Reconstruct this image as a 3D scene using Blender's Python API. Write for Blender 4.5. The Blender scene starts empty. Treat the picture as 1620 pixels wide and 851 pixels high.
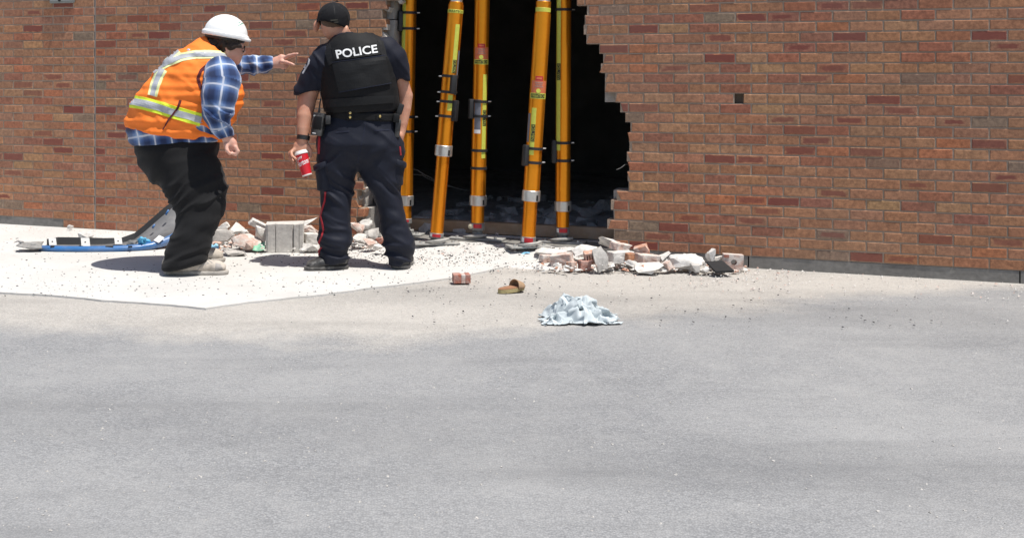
import bpy, bmesh, math, random
import numpy as np
from mathutils import Vector, Matrix
from mathutils.bvhtree import BVHTree
from mathutils.geometry import delaunay_2d_cdt

# ------------------------------------------------------------------ camera, sky, sun, exposure
random.seed(7)
RNG = np.random.default_rng(7)
F, CX, YH, EYE = 1900.0, 600.0, 113.0, 1.345      # focal length in photo pixels, principal point, eye height
scene = bpy.context.scene
col = scene.collection
cam_data = bpy.data.cameras.new('camera')
cam = bpy.data.objects.new('camera', cam_data); col.objects.link(cam)
cam.location = (0, 0, EYE); cam.rotation_euler = (math.radians(90), 0, 0)
cam_data.sensor_width = 36.0
cam_data.lens = 36.0 * F / 1620.0
cam_data.shift_x = (810.0 - CX) / 1620.0
cam_data.shift_y = (YH - 425.5) / 1620.0
cam_data.clip_start = 0.05; cam_data.clip_end = 500.0
scene.camera = cam

SUN = Vector((0.27, -0.215, 1.0)).normalized()     # direction towards the sun
world = bpy.data.worlds.new('World'); scene.world = world; world.use_nodes = True
wn = world.node_tree.nodes; wl = world.node_tree.links
bg = wn.get('Background') or wn.new('ShaderNodeBackground')
sky = wn.new('ShaderNodeTexSky'); sky.sky_type = 'NISHITA'; sky.sun_disc = False
sky.sun_elevation = math.asin(SUN.z)
sky.sun_rotation = math.atan2(SUN.x, SUN.y)
sky.air_density = 1.0; sky.dust_density = 1.5; sky.ozone_density = 1.0
wl.new(sky.outputs[0], bg.inputs[0]); bg.inputs[1].default_value = 0.10
sun_data = bpy.data.lights.new('sun', 'SUN'); sun_data.energy = 4.6
sun_data.angle = math.radians(0.53); sun_data.color = (1.0, 0.965, 0.9)
sun = bpy.data.objects.new('sun', sun_data); col.objects.link(sun)
sun.location = (4, -2, 12); sun.rotation_euler = SUN.to_track_quat('Z', 'Y').to_euler()
scene.view_settings.view_transform = 'Standard'
scene.view_settings.look = 'None'
scene.view_settings.exposure = 0.25
scene.view_settings.gamma = 1.0
scene.view_settings.use_curve_mapping = False
scene.cycles.max_bounces = 8

# ------------------------------------------------------------------ helpers
def P(x, y, Y):
    return Vector(((x - CX) / F * Y, Y, EYE - (y - YH) / F * Y))
def gY(y): return F * EYE / (y - YH)
def G(x, y, z=0.0):
    Y = F * (EYE - z) / (y - YH)
    return Vector(((x - CX) / F * Y, Y, z))
WS = 0.392; WN = math.sqrt(1 + WS * WS); W0 = 9.284
WROT = -math.atan(WS)
WT = Vector((1 / WN, -WS / WN, 0)); WI = Vector((WS / WN, 1 / WN, 0))       # along the wall, into the wall
def wall_s(x):
    u = (x - CX) / F; return u * W0 / (1 + WS * u) * WN
def wall_Y(x): return W0 / (1 + WS * (x - CX) / F)
def wall_z(x, y): return EYE - (y - YH) / F * wall_Y(x)
def wall_pt(s, d, z): return Vector((0, W0, 0)) + WT * s + WI * d + Vector((0, 0, z))
def to_px(p):
    return (CX + F * p[0] / p[1], YH + F * (EYE - p[2]) / p[1])

def tag(o, label=None, cat=None, group=None, kind=None):
    if label: o['label'] = label
    if cat: o['category'] = cat
    if group: o['group'] = group
    if kind: o['kind'] = kind
    return o
def empty(name, loc, label=None, cat=None, group=None, rz=0.0):
    e = bpy.data.objects.new(name, None); col.objects.link(e)
    e.empty_display_size = 0.05
    e.location = loc; e.rotation_euler = (0, 0, rz)
    return tag(e, label, cat, group)
def link(name, me, parent=None, loc=None):
    o = bpy.data.objects.new(name, me); col.objects.link(o)
    if parent is not None: o.parent = parent
    if loc is not None: o.location = loc
    return o
def mesh_np(name, V, Fc, mat=None, parent=None, origin=None, smooth=True, attrs=None):
    """V (n,3) in world space; origin subtracted; Fc (m,3|4) array or list of lists"""
    V = np.asarray(V, dtype=np.float64)
    base = Vector((0, 0, 0))
    if origin is not None: base = Vector(origin)
    elif parent is not None:
        base = Vector(parent.location); q = parent
        while q.parent is not None: q = q.parent; base = base + Vector(q.location)
    W = V - np.array(base)
    me = bpy.data.meshes.new(name)
    if isinstance(Fc, np.ndarray):
        n = Fc.shape[1]
        me.vertices.add(len(W)); me.vertices.foreach_set('co', W.astype(np.float32).ravel())
        me.loops.add(Fc.size); me.loops.foreach_set('vertex_index', Fc.astype(np.int32).ravel())
        me.polygons.add(len(Fc))
        me.polygons.foreach_set('loop_start', np.arange(0, Fc.size, n, dtype=np.int32))
        me.polygons.foreach_set('loop_total', np.full(len(Fc), n, dtype=np.int32))
        me.update(calc_edges=True)
    else:
        me.from_pydata([tuple(v) for v in W], [], Fc); me.update()
    me.validate()
    if smooth: me.polygons.foreach_set('use_smooth', np.ones(len(me.polygons), dtype=bool))
    if attrs:
        for k, A in attrs.items():
            at = me.attributes.new(k, 'FLOAT_VECTOR', 'POINT')
            at.data.foreach_set('vector', np.asarray(A, dtype=np.float32).ravel())
    if mat is not None: me.materials.append(mat)
    o = link(name, me, parent)
    if parent is None: o.location = base
    return o

class MB:
    """collects faces into one mesh (world coordinates)"""
    def __init__(s): s.v = []; s.f = []
    def add(s, V, Fc):
        n = len(s.v); s.v += [tuple(v) for v in V]; s.f += [[i + n for i in f] for f in Fc]; return s
    def hexa(s, c8):
        return s.add(c8, [(0, 3, 2, 1), (4, 5, 6, 7), (0, 1, 5, 4), (1, 2, 6, 5), (2, 3, 7, 6), (3, 0, 4, 7)])
    def box(s, c, size, rot=None, bev=0.0):
        hx, hy, hz = [q / 2 for q in size]
        R = rot if rot is not None else Matrix.Identity(3)
        c = Vector(c)
        if bev <= 0:
            pts = [(-hx, -hy, -hz), (hx, -hy, -hz), (hx, hy, -hz), (-hx, hy, -hz), (-hx, -hy, hz), (hx, -hy, hz), (hx, hy, hz), (-hx, hy, hz)]
            return s.hexa([c + R @ Vector(p) for p in pts])
        bm = bmesh.new(); bmesh.ops.create_cube(bm, size=1.0)
        for v in bm.verts: v.co = Vector((v.co.x * 2 * hx, v.co.y * 2 * hy, v.co.z * 2 * hz))
        bmesh.ops.bevel(bm, geom=bm.edges[:], offset=bev, segments=2, affect='EDGES', profile=0.5)
        bm.verts.index_update()
        s.add([c + R @ v.co for v in bm.verts], [[v.index for v in f.verts] for f in bm.faces]); bm.free(); return s
    def lathe(s, A, B, prof, n=24, caps=True, ang=None, e1=None):
        """prof: list of (t metres along A->B, radius). ang=(a0,a1) radians measured from the camera side for partial bands"""
        A = Vector(A); d = (Vector(B) - A).normalized()
        ref = Vector((0, -1, 0)) if abs(d.y) < 0.9 else Vector((0, 0, 1))
        f = (ref - d * ref.dot(d)).normalized() if e1 is None else Vector(e1)
        g = d.cross(f)
        full = ang is None
        a0, a1 = (0, 2 * math.pi) if full else ang
        m = n if full else n + 1
        V = []; Fc = []
        for t, r in prof:
            for i in range(m):
                a = a0 + (a1 - a0) * i / n
                V.append(A + d * t + (f * math.cos(a) + g * math.sin(a)) * r)
        for j in range(len(prof) - 1):
            for i in range(n):
                i2 = (i + 1) % m
                Fc.append([j * m + i, j * m + i2, (j + 1) * m + i2, (j + 1) * m + i])
        if caps and full:
            Fc.append(list(range(m))[::-1]); Fc.append([(len(prof) - 1) * m + i for i in range(m)])
        return s.add(V, Fc)
    def tube(s, pts, r, n=8):
        pts = [Vector(p) for p in pts]; V = []; Fc = []
        for i, p in enumerate(pts):
            d = (pts[min(i + 1, len(pts) - 1)] - pts[max(i - 1, 0)]).normalized()
            ref = Vector((0, 0, 1)) if abs(d.z) < 0.9 else Vector((0, 1, 0))
            e = d.cross(ref).normalized(); g = d.cross(e)
            rr = r[i] if isinstance(r, (list, tuple)) else r
            for k in range(n):
                a = 2 * math.pi * k / n; V.append(p + (e * math.cos(a) + g * math.sin(a)) * rr)
        for i in range(len(pts) - 1):
            for k in range(n):
                k2 = (k + 1) % n; Fc.append([i * n + k, i * n + k2, (i + 1) * n + k2, (i + 1) * n + k])
        Fc.append(list(range(n))[::-1]); Fc.append([(len(pts) - 1) * n + k for k in range(n)])
        return s.add(V, Fc)
    def build(s, name, mat=None, parent=None, smooth=False, origin=None, attrs=None):
        o = mesh_np(name, s.v, s.f, mat, parent, origin, smooth, attrs)
        bm = bmesh.new(); bm.from_mesh(o.data); bmesh.ops.recalc_face_normals(bm, faces=bm.faces); bm.to_mesh(o.data); bm.free()
        if smooth == 'auto':
            o.data.set_sharp_from_angle(angle=math.radians(35))
        return o

# ---- numpy value noise
def vnoise(p, seed=0):
    p = np.asarray(p, dtype=np.float64); i = np.floor(p).astype(np.int64); f = p - i; f = f * f * (3 - 2 * f)
    def h(a, b, c):
        n = (a * 374761393 + b * 668265263 + c * 2147483647 + seed * 1274126177) & 0xffffffff
        n = ((n ^ (n >> 13)) * 1274126177) & 0xffffffff
        return ((n ^ (n >> 16)) & 0xffff) / 65535.0
    r = 0
    for dx in (0, 1):
        for dy in (0, 1):
            for dz in (0, 1):
                w = (f[..., 0] if dx else 1 - f[..., 0]) * (f[..., 1] if dy else 1 - f[..., 1]) * (f[..., 2] if dz else 1 - f[..., 2])
                r = r + w * h(i[..., 0] + dx, i[..., 1] + dy, i[..., 2] + dz)
    return r * 2 - 1
def fbm(p, seed=0, oct=3):
    p = np.asarray(p); r = 0; a = 1.0
    for o in range(oct): r = r + a * vnoise(p * (2 ** o), seed + o); a *= 0.5
    return r

# ---- signed-distance modelling
class Vol:
    def __init__(s, lo, hi, h):
        s.lo = np.array(lo, dtype=np.float64); s.h = h
        n = np.ceil((np.array(hi) - s.lo) / h).astype(int) + 1
        ax = [s.lo[k] + h * np.arange(n[k]) for k in range(3)]
        s.X, s.Y, s.Z = [a.astype(np.float32) for a in np.meshgrid(*ax, indexing='ij')]
    def loft(s, st, side=(1, 0, 0), k=0.02, cap=9.0):
        D = None
        for (c0, a0, b0), (c1, a1, b1) in zip(st[:-1], st[1:]):
            c0 = Vector(c0); c1 = Vector(c1); d = c1 - c0; L = d.length; d = d / L
            e1 = Vector(side); e1 = (e1 - d * e1.dot(d)).normalized(); e2 = d.cross(e1)
            qx = s.X - c0.x; qy = s.Y - c0.y; qz = s.Z - c0.z
            pr = qx * d.x + qy * d.y + qz * d.z
            t = np.clip(pr / L, 0, 1); a = a0 + (a1 - a0) * t; b = b0 + (b1 - b0) * t
            p1 = qx * e1.x + qy * e1.y + qz * e1.z; p2 = qx * e2.x + qy * e2.y + qz * e2.z; p3 = pr - t * L
            m = np.minimum(a, b)
            r = (np.sqrt((p1 / a) ** 2 + (p2 / b) ** 2 + (p3 / np.minimum(m, cap)) ** 2) - 1) * m
            D = r if D is None else smin(D, r, k)
        return D
    def slices(s, st, k=0.03):
        """stack of horizontal slices [(centre, half width x, half depth y)], lowest first"""
        D = None
        for (c0, a0, b0), (c1, a1, b1) in zip(st[:-1], st[1:]):
            H = c1.z - c0.z; t = np.clip((s.Z - c0.z) / H, 0, 1)
            a = a0 + (a1 - a0) * t; b = b0 + (b1 - b0) * t; p1 = s.X - (c0.x + (c1.x - c0.x) * t); p2 = s.Y - (c0.y + (c1.y - c0.y) * t); p3 = s.Z - (c0.z + H * t)
            m = np.minimum(a, b); r = (np.sqrt((p1 / a) ** 2 + (p2 / b) ** 2 + (p3 / np.minimum(m, 0.06)) ** 2) - 1) * m
            D = r if D is None else smin(D, r, k)
        return D
    def cone(s, pts, k=0.01):          # [(point, radius), ...]
        return s.loft([(p, r, r) for p, r in pts], k=k)
    def ell(s, c, r, R=None):
        q = [s.X - c[0], s.Y - c[1], s.Z - c[2]]
        if R is not None:
            Rt = R.transposed(); q = [q[0] * Rt[i][0] + q[1] * Rt[i][1] + q[2] * Rt[i][2] for i in range(3)]
        k = np.sqrt(sum((q[i] / r[i]) ** 2 for i in range(3)))
        return (k - 1) * min(r)
    def plane(s, p, n):                # negative below, along -n
        n = Vector(n).normalized(); return (s.X - p[0]) * n.x + (s.Y - p[1]) * n.y + (s.Z - p[2]) * n.z
    def mesh(s, D, smooth_it=2):
        S = D < 0; sh = D.shape
        cnt = np.zeros([q - 1 for q in sh], dtype=np.int8)
        sl = [slice(0, -1), slice(1, None)]
        for a in (0, 1):
            for b in (0, 1):
                for c in (0, 1): cnt += S[sl[a], sl[b], sl[c]]
        act = (cnt > 0) & (cnt < 8)
        ijk = np.argwhere(act); idx = np.full(act.shape, -1, dtype=np.int64); idx[act] = np.arange(len(ijk))
        acc = np.zeros((len(ijk), 3)); num = np.zeros(len(ijk))
        cs = [(a, b, c) for a in (0, 1) for b in (0, 1) for c in (0, 1)]
        for a in cs:
            for ax in range(3):
                if a[ax]: continue
                b = list(a); b[ax] = 1
                da = D[ijk[:, 0] + a[0], ijk[:, 1] + a[1], ijk[:, 2] + a[2]]; db = D[ijk[:, 0] + b[0], ijk[:, 1] + b[1], ijk[:, 2] + b[2]]
                m = (da < 0) != (db < 0)
                t = np.where(m, da / np.where(m, da - db, 1), 0)
                p = np.array(a, dtype=float)[None, :].repeat(len(ijk), 0); p[:, ax] += t
                acc[m] += p[m]; num[m] += 1
        V = s.lo + s.h * (ijk + acc / num[:, None])
        Q = []
        for ax in range(3):
            u, v = [(1, 2), (2, 0), (0, 1)][ax]
            s0 = [slice(None)] * 3; s1 = [slice(None)] * 3; s0[ax] = slice(0, -1); s1[ax] = slice(1, None)
            A = S[tuple(s0)]; B = S[tuple(s1)]
            e = np.argwhere(A != B)
            e = e[(e[:, u] > 0) & (e[:, v] > 0) & (e[:, u] < sh[u] - 1) & (e[:, v] < sh[v] - 1)]
            ins = A[e[:, 0], e[:, 1], e[:, 2]]
            def cell(du, dv):
                q = e.copy(); q[:, u] += du; q[:, v] += dv; return idx[q[:, 0], q[:, 1], q[:, 2]]
            q = np.stack([cell(-1, -1), cell(0, -1), cell(0, 0), cell(-1, 0)], 1)
            q[~ins] = q[~ins][:, ::-1]
            Q.append(q)
        Q = np.concatenate(Q)
        for _ in range(smooth_it):
            sm = np.zeros_like(V); n = np.zeros(len(V))
            for k in range(4):
                np.add.at(sm, Q[:, k], V[Q[:, (k + 1) % 4]]); np.add.at(n, Q[:, k], 1)
                np.add.at(sm, Q[:, k], V[Q[:, (k + 3) % 4]]); np.add.at(n, Q[:, k], 1)
            V = V * 0.4 + 0.6 * sm / np.maximum(n, 1)[:, None]
        return V, Q
def smin(a, b, k):
    h = np.clip(0.5 + 0.5 * (b - a) / k, 0, 1); return b + (a - b) * h - k * h * (1 - h)
def smax(a, b, k): return -smin(-a, -b, k)
def vnormals(V, Q):
    n = np.cross(V[Q[:, 2]] - V[Q[:, 0]], V[Q[:, 3]] - V[Q[:, 1]])
    N = np.zeros_like(V)
    for k in range(4): np.add.at(N, Q[:, k], n)
    return N / np.maximum(np.linalg.norm(N, axis=1), 1e-12)[:, None]
def chain_coords(V, chain, side=(1, 0, 0)):
    """(distance along the limb, distance round it) for each vertex"""
    best = np.full(len(V), 1e9); A = np.zeros(len(V)); B = np.zeros(len(V)); acc = 0.0
    for c0, c1 in zip(chain[:-1], chain[1:]):
        c0 = np.array(c0); c1 = np.array(c1); d = c1 - c0; L = np.linalg.norm(d); d = d / L
        e1 = np.array(side, dtype=float); e1 = e1 - d * e1.dot(d); e1 /= np.linalg.norm(e1); e2 = np.cross(d, e1)
        q = V - c0; t = q @ d; tc = np.clip(t, 0, L); r = q - np.outer(tc, d); dist = np.linalg.norm(r, axis=1)
        m = dist < best
        best[m] = dist[m]; A[m] = (acc + t)[m]; B[m] = (np.arctan2(r @ e2, r @ e1) * 0.09)[m]
        acc += L
    return np.stack([A, B, np.zeros(len(V))], 1)

def bvh_of(*objs):
    V = []; Fc = []
    for o in objs:
        M = Matrix.Translation(o.location)
        q = o
        while q.parent is not None:
            q = q.parent; M = (Matrix.Translation(q.location) @ q.rotation_euler.to_matrix().to_4x4()) @ M
        n = len(V); V += [M @ v.co for v in o.data.vertices]; Fc += [[i + n for i in p.vertices] for p in o.data.polygons]
    return BVHTree.FromPolygons(V, Fc)
CAM = Vector((0, 0, EYE))
def hit(bvh, x, y, dflt=8.2):
    d = (P(x, y, 5.0) - CAM).normalized(); r = bvh.ray_cast(CAM, d)
    if r[0] is None:
        return None, None
    return r[0], r[1]
def drape(name, bvh, uvpts, faces, pxmap, mat, parent, off=0.004, thick=0.003):
    """lays a flat outline (uv points mapped to the surface) onto a body, with thickness"""
    top = []; bot = []; ok = []
    last = None
    for u, v in uvpts:
        x, y = pxmap(u, v); p, n = hit(bvh, x, y)
        if p is None: ok.append(False); top.append(Vector()); bot.append(Vector()); continue
        if n.dot(CAM - p) < 0: n = -n
        ok.append(True); top.append(p + n * (off + thick)); bot.append(p + n * (off - 0.004))
    Fc = [f for f in faces if all(ok[i] for i in f)]
    n = len(top)
    cnt = {}
    for f in Fc:
        for a, b in zip(f, list(f[1:]) + [f[0]]): cnt[(a, b)] = cnt.get((a, b), 0) + 1
    allf = [list(f) for f in Fc] + [[i + n for i in reversed(f)] for f in Fc]
    for (a, b) in cnt:
        if (b, a) not in cnt: allf.append([b, a, a + n, b + n])
    mb = MB(); mb.v = [tuple(p) for p in top + bot]; mb.f = allf
    # drop unused
    used = sorted({i for f in allf for i in f}); mp = {a: i for i, a in enumerate(used)}
    mb.v = [mb.v[i] for i in used]; mb.f = [[mp[i] for i in f] for f in allf]
    if not mb.f: return None
    return mb.build(name, mat, parent, smooth=False)
def grid_uv(nu, nv):
    pts = [(i / nu, j / nv) for j in range(nv + 1) for i in range(nu + 1)]
    fc = [[j * (nu + 1) + i, j * (nu + 1) + i + 1, (j + 1) * (nu + 1) + i + 1, (j + 1) * (nu + 1) + i] for j in range(nv) for i in range(nu)]
    return pts, fc
def quad_map(c):                        # corners TL, TR, BR, BL
    def m(u, v):
        return tuple((c[0][k] * (1 - u) + c[1][k] * u) * (1 - v) + (c[3][k] * (1 - u) + c[2][k] * u) * v for k in (0, 1))
    return m
def strip_map(line, w):
    """u along a px polyline, v across (width px)"""
    L = [0.0]
    for a, b in zip(line[:-1], line[1:]): L.append(L[-1] + math.hypot(b[0] - a[0], b[1] - a[1]))
    def m(u, v):
        t = u * L[-1]; i = 0
        while i < len(L) - 2 and t > L[i + 1]: i += 1
        f = (t - L[i]) / max(L[i + 1] - L[i], 1e-6); a, b = line[i], line[i + 1]
        def tan(j):
            p = line[max(j - 1, 0)]; q = line[min(j + 1, len(line) - 1)]; l = math.hypot(q[0] - p[0], q[1] - p[1]); return ((q[0] - p[0]) / l, (q[1] - p[1]) / l)
        ta, tb = tan(i), tan(i + 1); tx = ta[0] * (1 - f) + tb[0] * f; ty = ta[1] * (1 - f) + tb[1] * f
        ww = w if not isinstance(w, (list, tuple)) else w[0] + (w[1] - w[0]) * u
        return (a[0] + (b[0] - a[0]) * f - ty * (v - 0.5) * ww, a[1] + (b[1] - a[1]) * f + tx * (v - 0.5) * ww)
    return m
def text_mesh(body, shear=0.0, res=3, spacing=1.0, bold=0.0):
    cu = bpy.data.curves.new('txt', 'FONT'); cu.body = body; cu.resolution_u = res; cu.shear = shear
    cu.space_character = spacing; cu.offset = bold
    o = bpy.data.objects.new('txt', cu); col.objects.link(o)
    dg = bpy.context.evaluated_depsgraph_get(); dg.update()
    me = o.evaluated_get(dg).to_mesh()
    V = np.array([v.co[:2] for v in me.vertices]); Fc = [list(p.vertices) for p in me.polygons]
    o.evaluated_get(dg).to_mesh_clear(); bpy.data.objects.remove(o); bpy.data.curves.remove(cu)
    V = (V - V.min(0)) / np.maximum(V.max(0) - V.min(0), 1e-6)      # unit box, v upwards
    return V, Fc

# ------------------------------------------------------------------ materials
class NB:
    def __init__(s, name):
        s.m = bpy.data.materials.new(name); s.m.use_nodes = True; s.t = s.m.node_tree; s.t.nodes.clear()
        s.out = s.t.nodes.new('ShaderNodeOutputMaterial')
    def n(s, ty, ins=None, **pr):
        nd = s.t.nodes.new('ShaderNode' + ty)
        for k, v in pr.items(): setattr(nd, k, v)
        for k, v in (ins or {}).items(): s.set(nd.inputs[k], v)
        return nd
    def set(s, sock, v):
        if isinstance(v, bpy.types.NodeSocket): s.t.links.new(v, sock)
        elif isinstance(v, bpy.types.Node): s.t.links.new(v.outputs[0], sock)
        elif isinstance(v, (tuple, list)) and sock.type == 'RGBA' and len(v) == 3: sock.default_value = (*v, 1)
        else: sock.default_value = v
    def noise(s, vec, scale, detail=3, rough=0.5):
        return s.n('TexNoise', {'Vector': vec, 'Scale': scale, 'Detail': detail, 'Roughness': rough}).outputs['Fac']
    def ramp(s, fac, stops):
        nd = s.n('ValToRGB', {'Fac': fac}); r = nd.color_ramp
        while len(r.elements) < len(stops): r.elements.new(0.5)
        for e, (p, c) in zip(r.elements, stops):
            e.position = p; e.color = (*c, 1) if isinstance(c, (tuple, list)) else (c, c, c, 1)
        return nd.outputs[0]
    def mix(s, fac, a, b, blend='MIX'):
        nd = s.n('Mix', data_type='RGBA', blend_type=blend)
        s.set(nd.inputs[0], fac); s.set(nd.inputs[6], a); s.set(nd.inputs[7], b); return nd.outputs[2]
    def math(s, op, a, b=0.0, c=0.0):
        nd = s.n('Math', operation=op); s.set(nd.inputs[0], a); s.set(nd.inputs[1], b); s.set(nd.inputs[2], c); return nd.outputs[0]
    def obj(s): return s.n('TexCoord').outputs['Object']
    def geo(s): return s.n('NewGeometry').outputs['Position']
    def attr(s, name): return s.n('Attribute', attribute_name=name).outputs['Vector']
    def bump(s, h, dist=0.002, strength=1.0, normal=None):
        nd = s.n('Bump', {'Height': h, 'Distance': dist, 'Strength': strength})
        if normal is not None: s.set(nd.inputs['Normal'], normal)
        return nd.outputs[0]
    def done(s, color, rough=0.8, metal=0.0, normal=None, spec=0.5, **kw):
        b = s.n('BsdfPrincipled'); s.set(b.inputs['Base Color'], color); s.set(b.inputs['Roughness'], rough); s.set(b.inputs['Metallic'], metal)
        b.inputs['Specular IOR Level'].default_value = spec
        if normal is not None: s.set(b.inputs['Normal'], normal)
        for k, v in kw.items(): s.set(b.inputs[k.replace('_', ' ')], v)
        s.t.links.new(b.outputs[0], s.out.inputs[0]); return s.m
def simple(name, c, rough=0.7, metal=0.0, var=0.12, scale=30.0, bump=0.0, spec=0.5, dust=0.0, **kw):
    b = NB(name); v = b.obj(); nz = b.noise(v, scale, 4, 0.6); big = b.noise(v, scale * 0.13, 2)
    f = b.math('ADD', b.math('MULTIPLY', nz, 0.6), b.math('MULTIPLY', big, 0.4))
    lo = tuple(q * (1 - var * 2) for q in c); hi = tuple(min(q * (1 + var * 2), 1) for q in c)
    cc = b.ramp(f, [(0.25, lo), (0.75, hi)])
    if dust > 0:
        dm = b.ramp(b.noise(v, scale * 0.3, 5, 0.65), [(0.45, 0.0), (0.7, 1.0)])
        cc = b.mix(b.math('MULTIPLY', dm, dust), cc, (0.55, 0.52, 0.48))
    return b.done(cc, rough, metal, b.bump(nz, bump) if bump else None, spec, **kw)
M = {}
# ---- surface materials
def brick_material():
    b = NB('brick'); bc = b.attr('bcol'); uv = b.attr('buv'); pos = b.geo()
    sep = b.n('SeparateXYZ', {0: uv}); u, v, rid = sep.outputs[0], sep.outputs[1], sep.outputs[2]
    fine = b.noise(pos, 210, 4, 0.7); med = b.noise(pos, 38, 5, 0.7); big = b.noise(pos, 0.9, 3, 0.55)
    base = b.mix(b.ramp(med, [(0.36, 0.0), (0.64, 1.0)]), b.mix(1.0, bc, (0.70, 0.67, 0.67), 'MULTIPLY'), b.mix(1.0, bc, (1.24, 1.20, 1.16), 'MULTIPLY'))
    # maroon flash in the middle of some bricks
    edge = b.math('MAXIMUM', b.math('ABSOLUTE', u), b.math('MULTIPLY', b.math('ABSOLUTE', v), 1.35))
    edge = b.math('ADD', edge, b.math('MULTIPLY', b.math('SUBTRACT', b.noise(pos, 22, 4), 0.5), 1.0))
    edge = b.math('ADD', edge, b.math('MULTIPLY', b.math('SUBTRACT', b.math('FRACT', b.math('MULTIPLY', rid, 31.7)), 0.62), 0.7))
    fl = b.ramp(edge, [(0.74, 1.0), (0.92, 0.0)])
    on = b.math('GREATER_THAN', b.math('FRACT', b.math('MULTIPLY', rid, 7.31)), 0.86)
    base = b.mix(b.math('MULTIPLY', b.math('MULTIPLY', fl, on), b.math('ADD', 0.55, b.math('MULTIPLY', b.math('FRACT', b.math('MULTIPLY', rid, 53.3)), 0.42))), base, (0.215, 0.062, 0.05))
    # extrusion streaks on a few bricks
    st = b.n('TexWave', {'Vector': uv, 'Scale': 6.0, 'Distortion': 1.5, 'Detail': 1.0}, bands_direction='X').outputs['Fac']
    on2 = b.math('GREATER_THAN', b.math('FRACT', b.math('MULTIPLY', rid, 13.7)), 0.85)
    base = b.mix(b.math('MULTIPLY', b.math('MULTIPLY', st, on2), 0.45), base, (0.26, 0.085, 0.045))
    specks = b.ramp(fine, [(0.33, 1.0), (0.41, 0.0)])
    base = b.mix(b.math('MULTIPLY', specks, 0.6), base, (0.07, 0.045, 0.035))
    base = b.mix(b.ramp(big, [(0.42, 0.0), (0.7, 0.20)]), base, (0.22, 0.17, 0.13))
    # old mortar smears
    sm = b.ramp(b.noise(pos, 17, 5, 0.75), [(0.70, 0.0), (0.78, 0.55)])
    base = b.mix(sm, base, (0.36, 0.29, 0.24))
    h = b.math('ADD', b.math('MULTIPLY', fine, 0.5), b.math('MULTIPLY', med, 0.8))
    return b.done(base, 0.9, 0, b.bump(h, 0.0022), 0.25)
M['brick'] = brick_material()
def mortar_material():
    b = NB('mortar'); pos = b.geo(); f = b.noise(pos, 120, 4, 0.65); g = b.noise(pos, 2.2, 3)
    c = b.mix(b.ramp(g, [(0.35, 0.0), (0.65, 1.0)]), (0.325, 0.245, 0.185), (0.405, 0.315, 0.245))
    c = b.mix(b.ramp(f, [(0.35, 0.5), (0.55, 0.0)]), c, (0.25, 0.195, 0.155))
    c = b.mix(b.ramp(b.noise(pos, 9, 4, 0.7), [(0.66, 0.0), (0.74, 0.6)]), c, (0.58, 0.50, 0.42))
    return b.done(c, 0.95, 0, b.bump(f, 0.003), 0.2)
M['mortar'] = mortar_material()
M['block'] = simple('block', (0.36, 0.34, 0.315), 0.95, var=0.12, scale=90, bump=0.003, spec=0.2)
M['foundation'] = simple('foundation', (0.21, 0.20, 0.185), 0.95, var=0.18, scale=22, bump=0.003, spec=0.2)
def concrete_material():
    b = NB('concrete'); pos = b.geo(); f = b.noise(pos, 160, 4, 0.65); g = b.noise(pos, 1.3, 5, 0.6); m = b.noise(pos, 14, 4, 0.6)
    c = b.mix(b.ramp(g, [(0.35, 0.0), (0.7, 1.0)]), (0.60, 0.585, 0.56), (0.52, 0.505, 0.48))
    c = b.mix(b.ramp(m, [(0.52, 0.0), (0.78, 0.35)]), c, (0.43, 0.405, 0.375))
    c = b.mix(b.ramp(f, [(0.28, 0.55), (0.4, 0.0)]), c, (0.30, 0.28, 0.26))
    return b.done(c, 0.92, 0, b.bump(f, 0.003), 0.25)
M['concrete'] = concrete_material()
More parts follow.
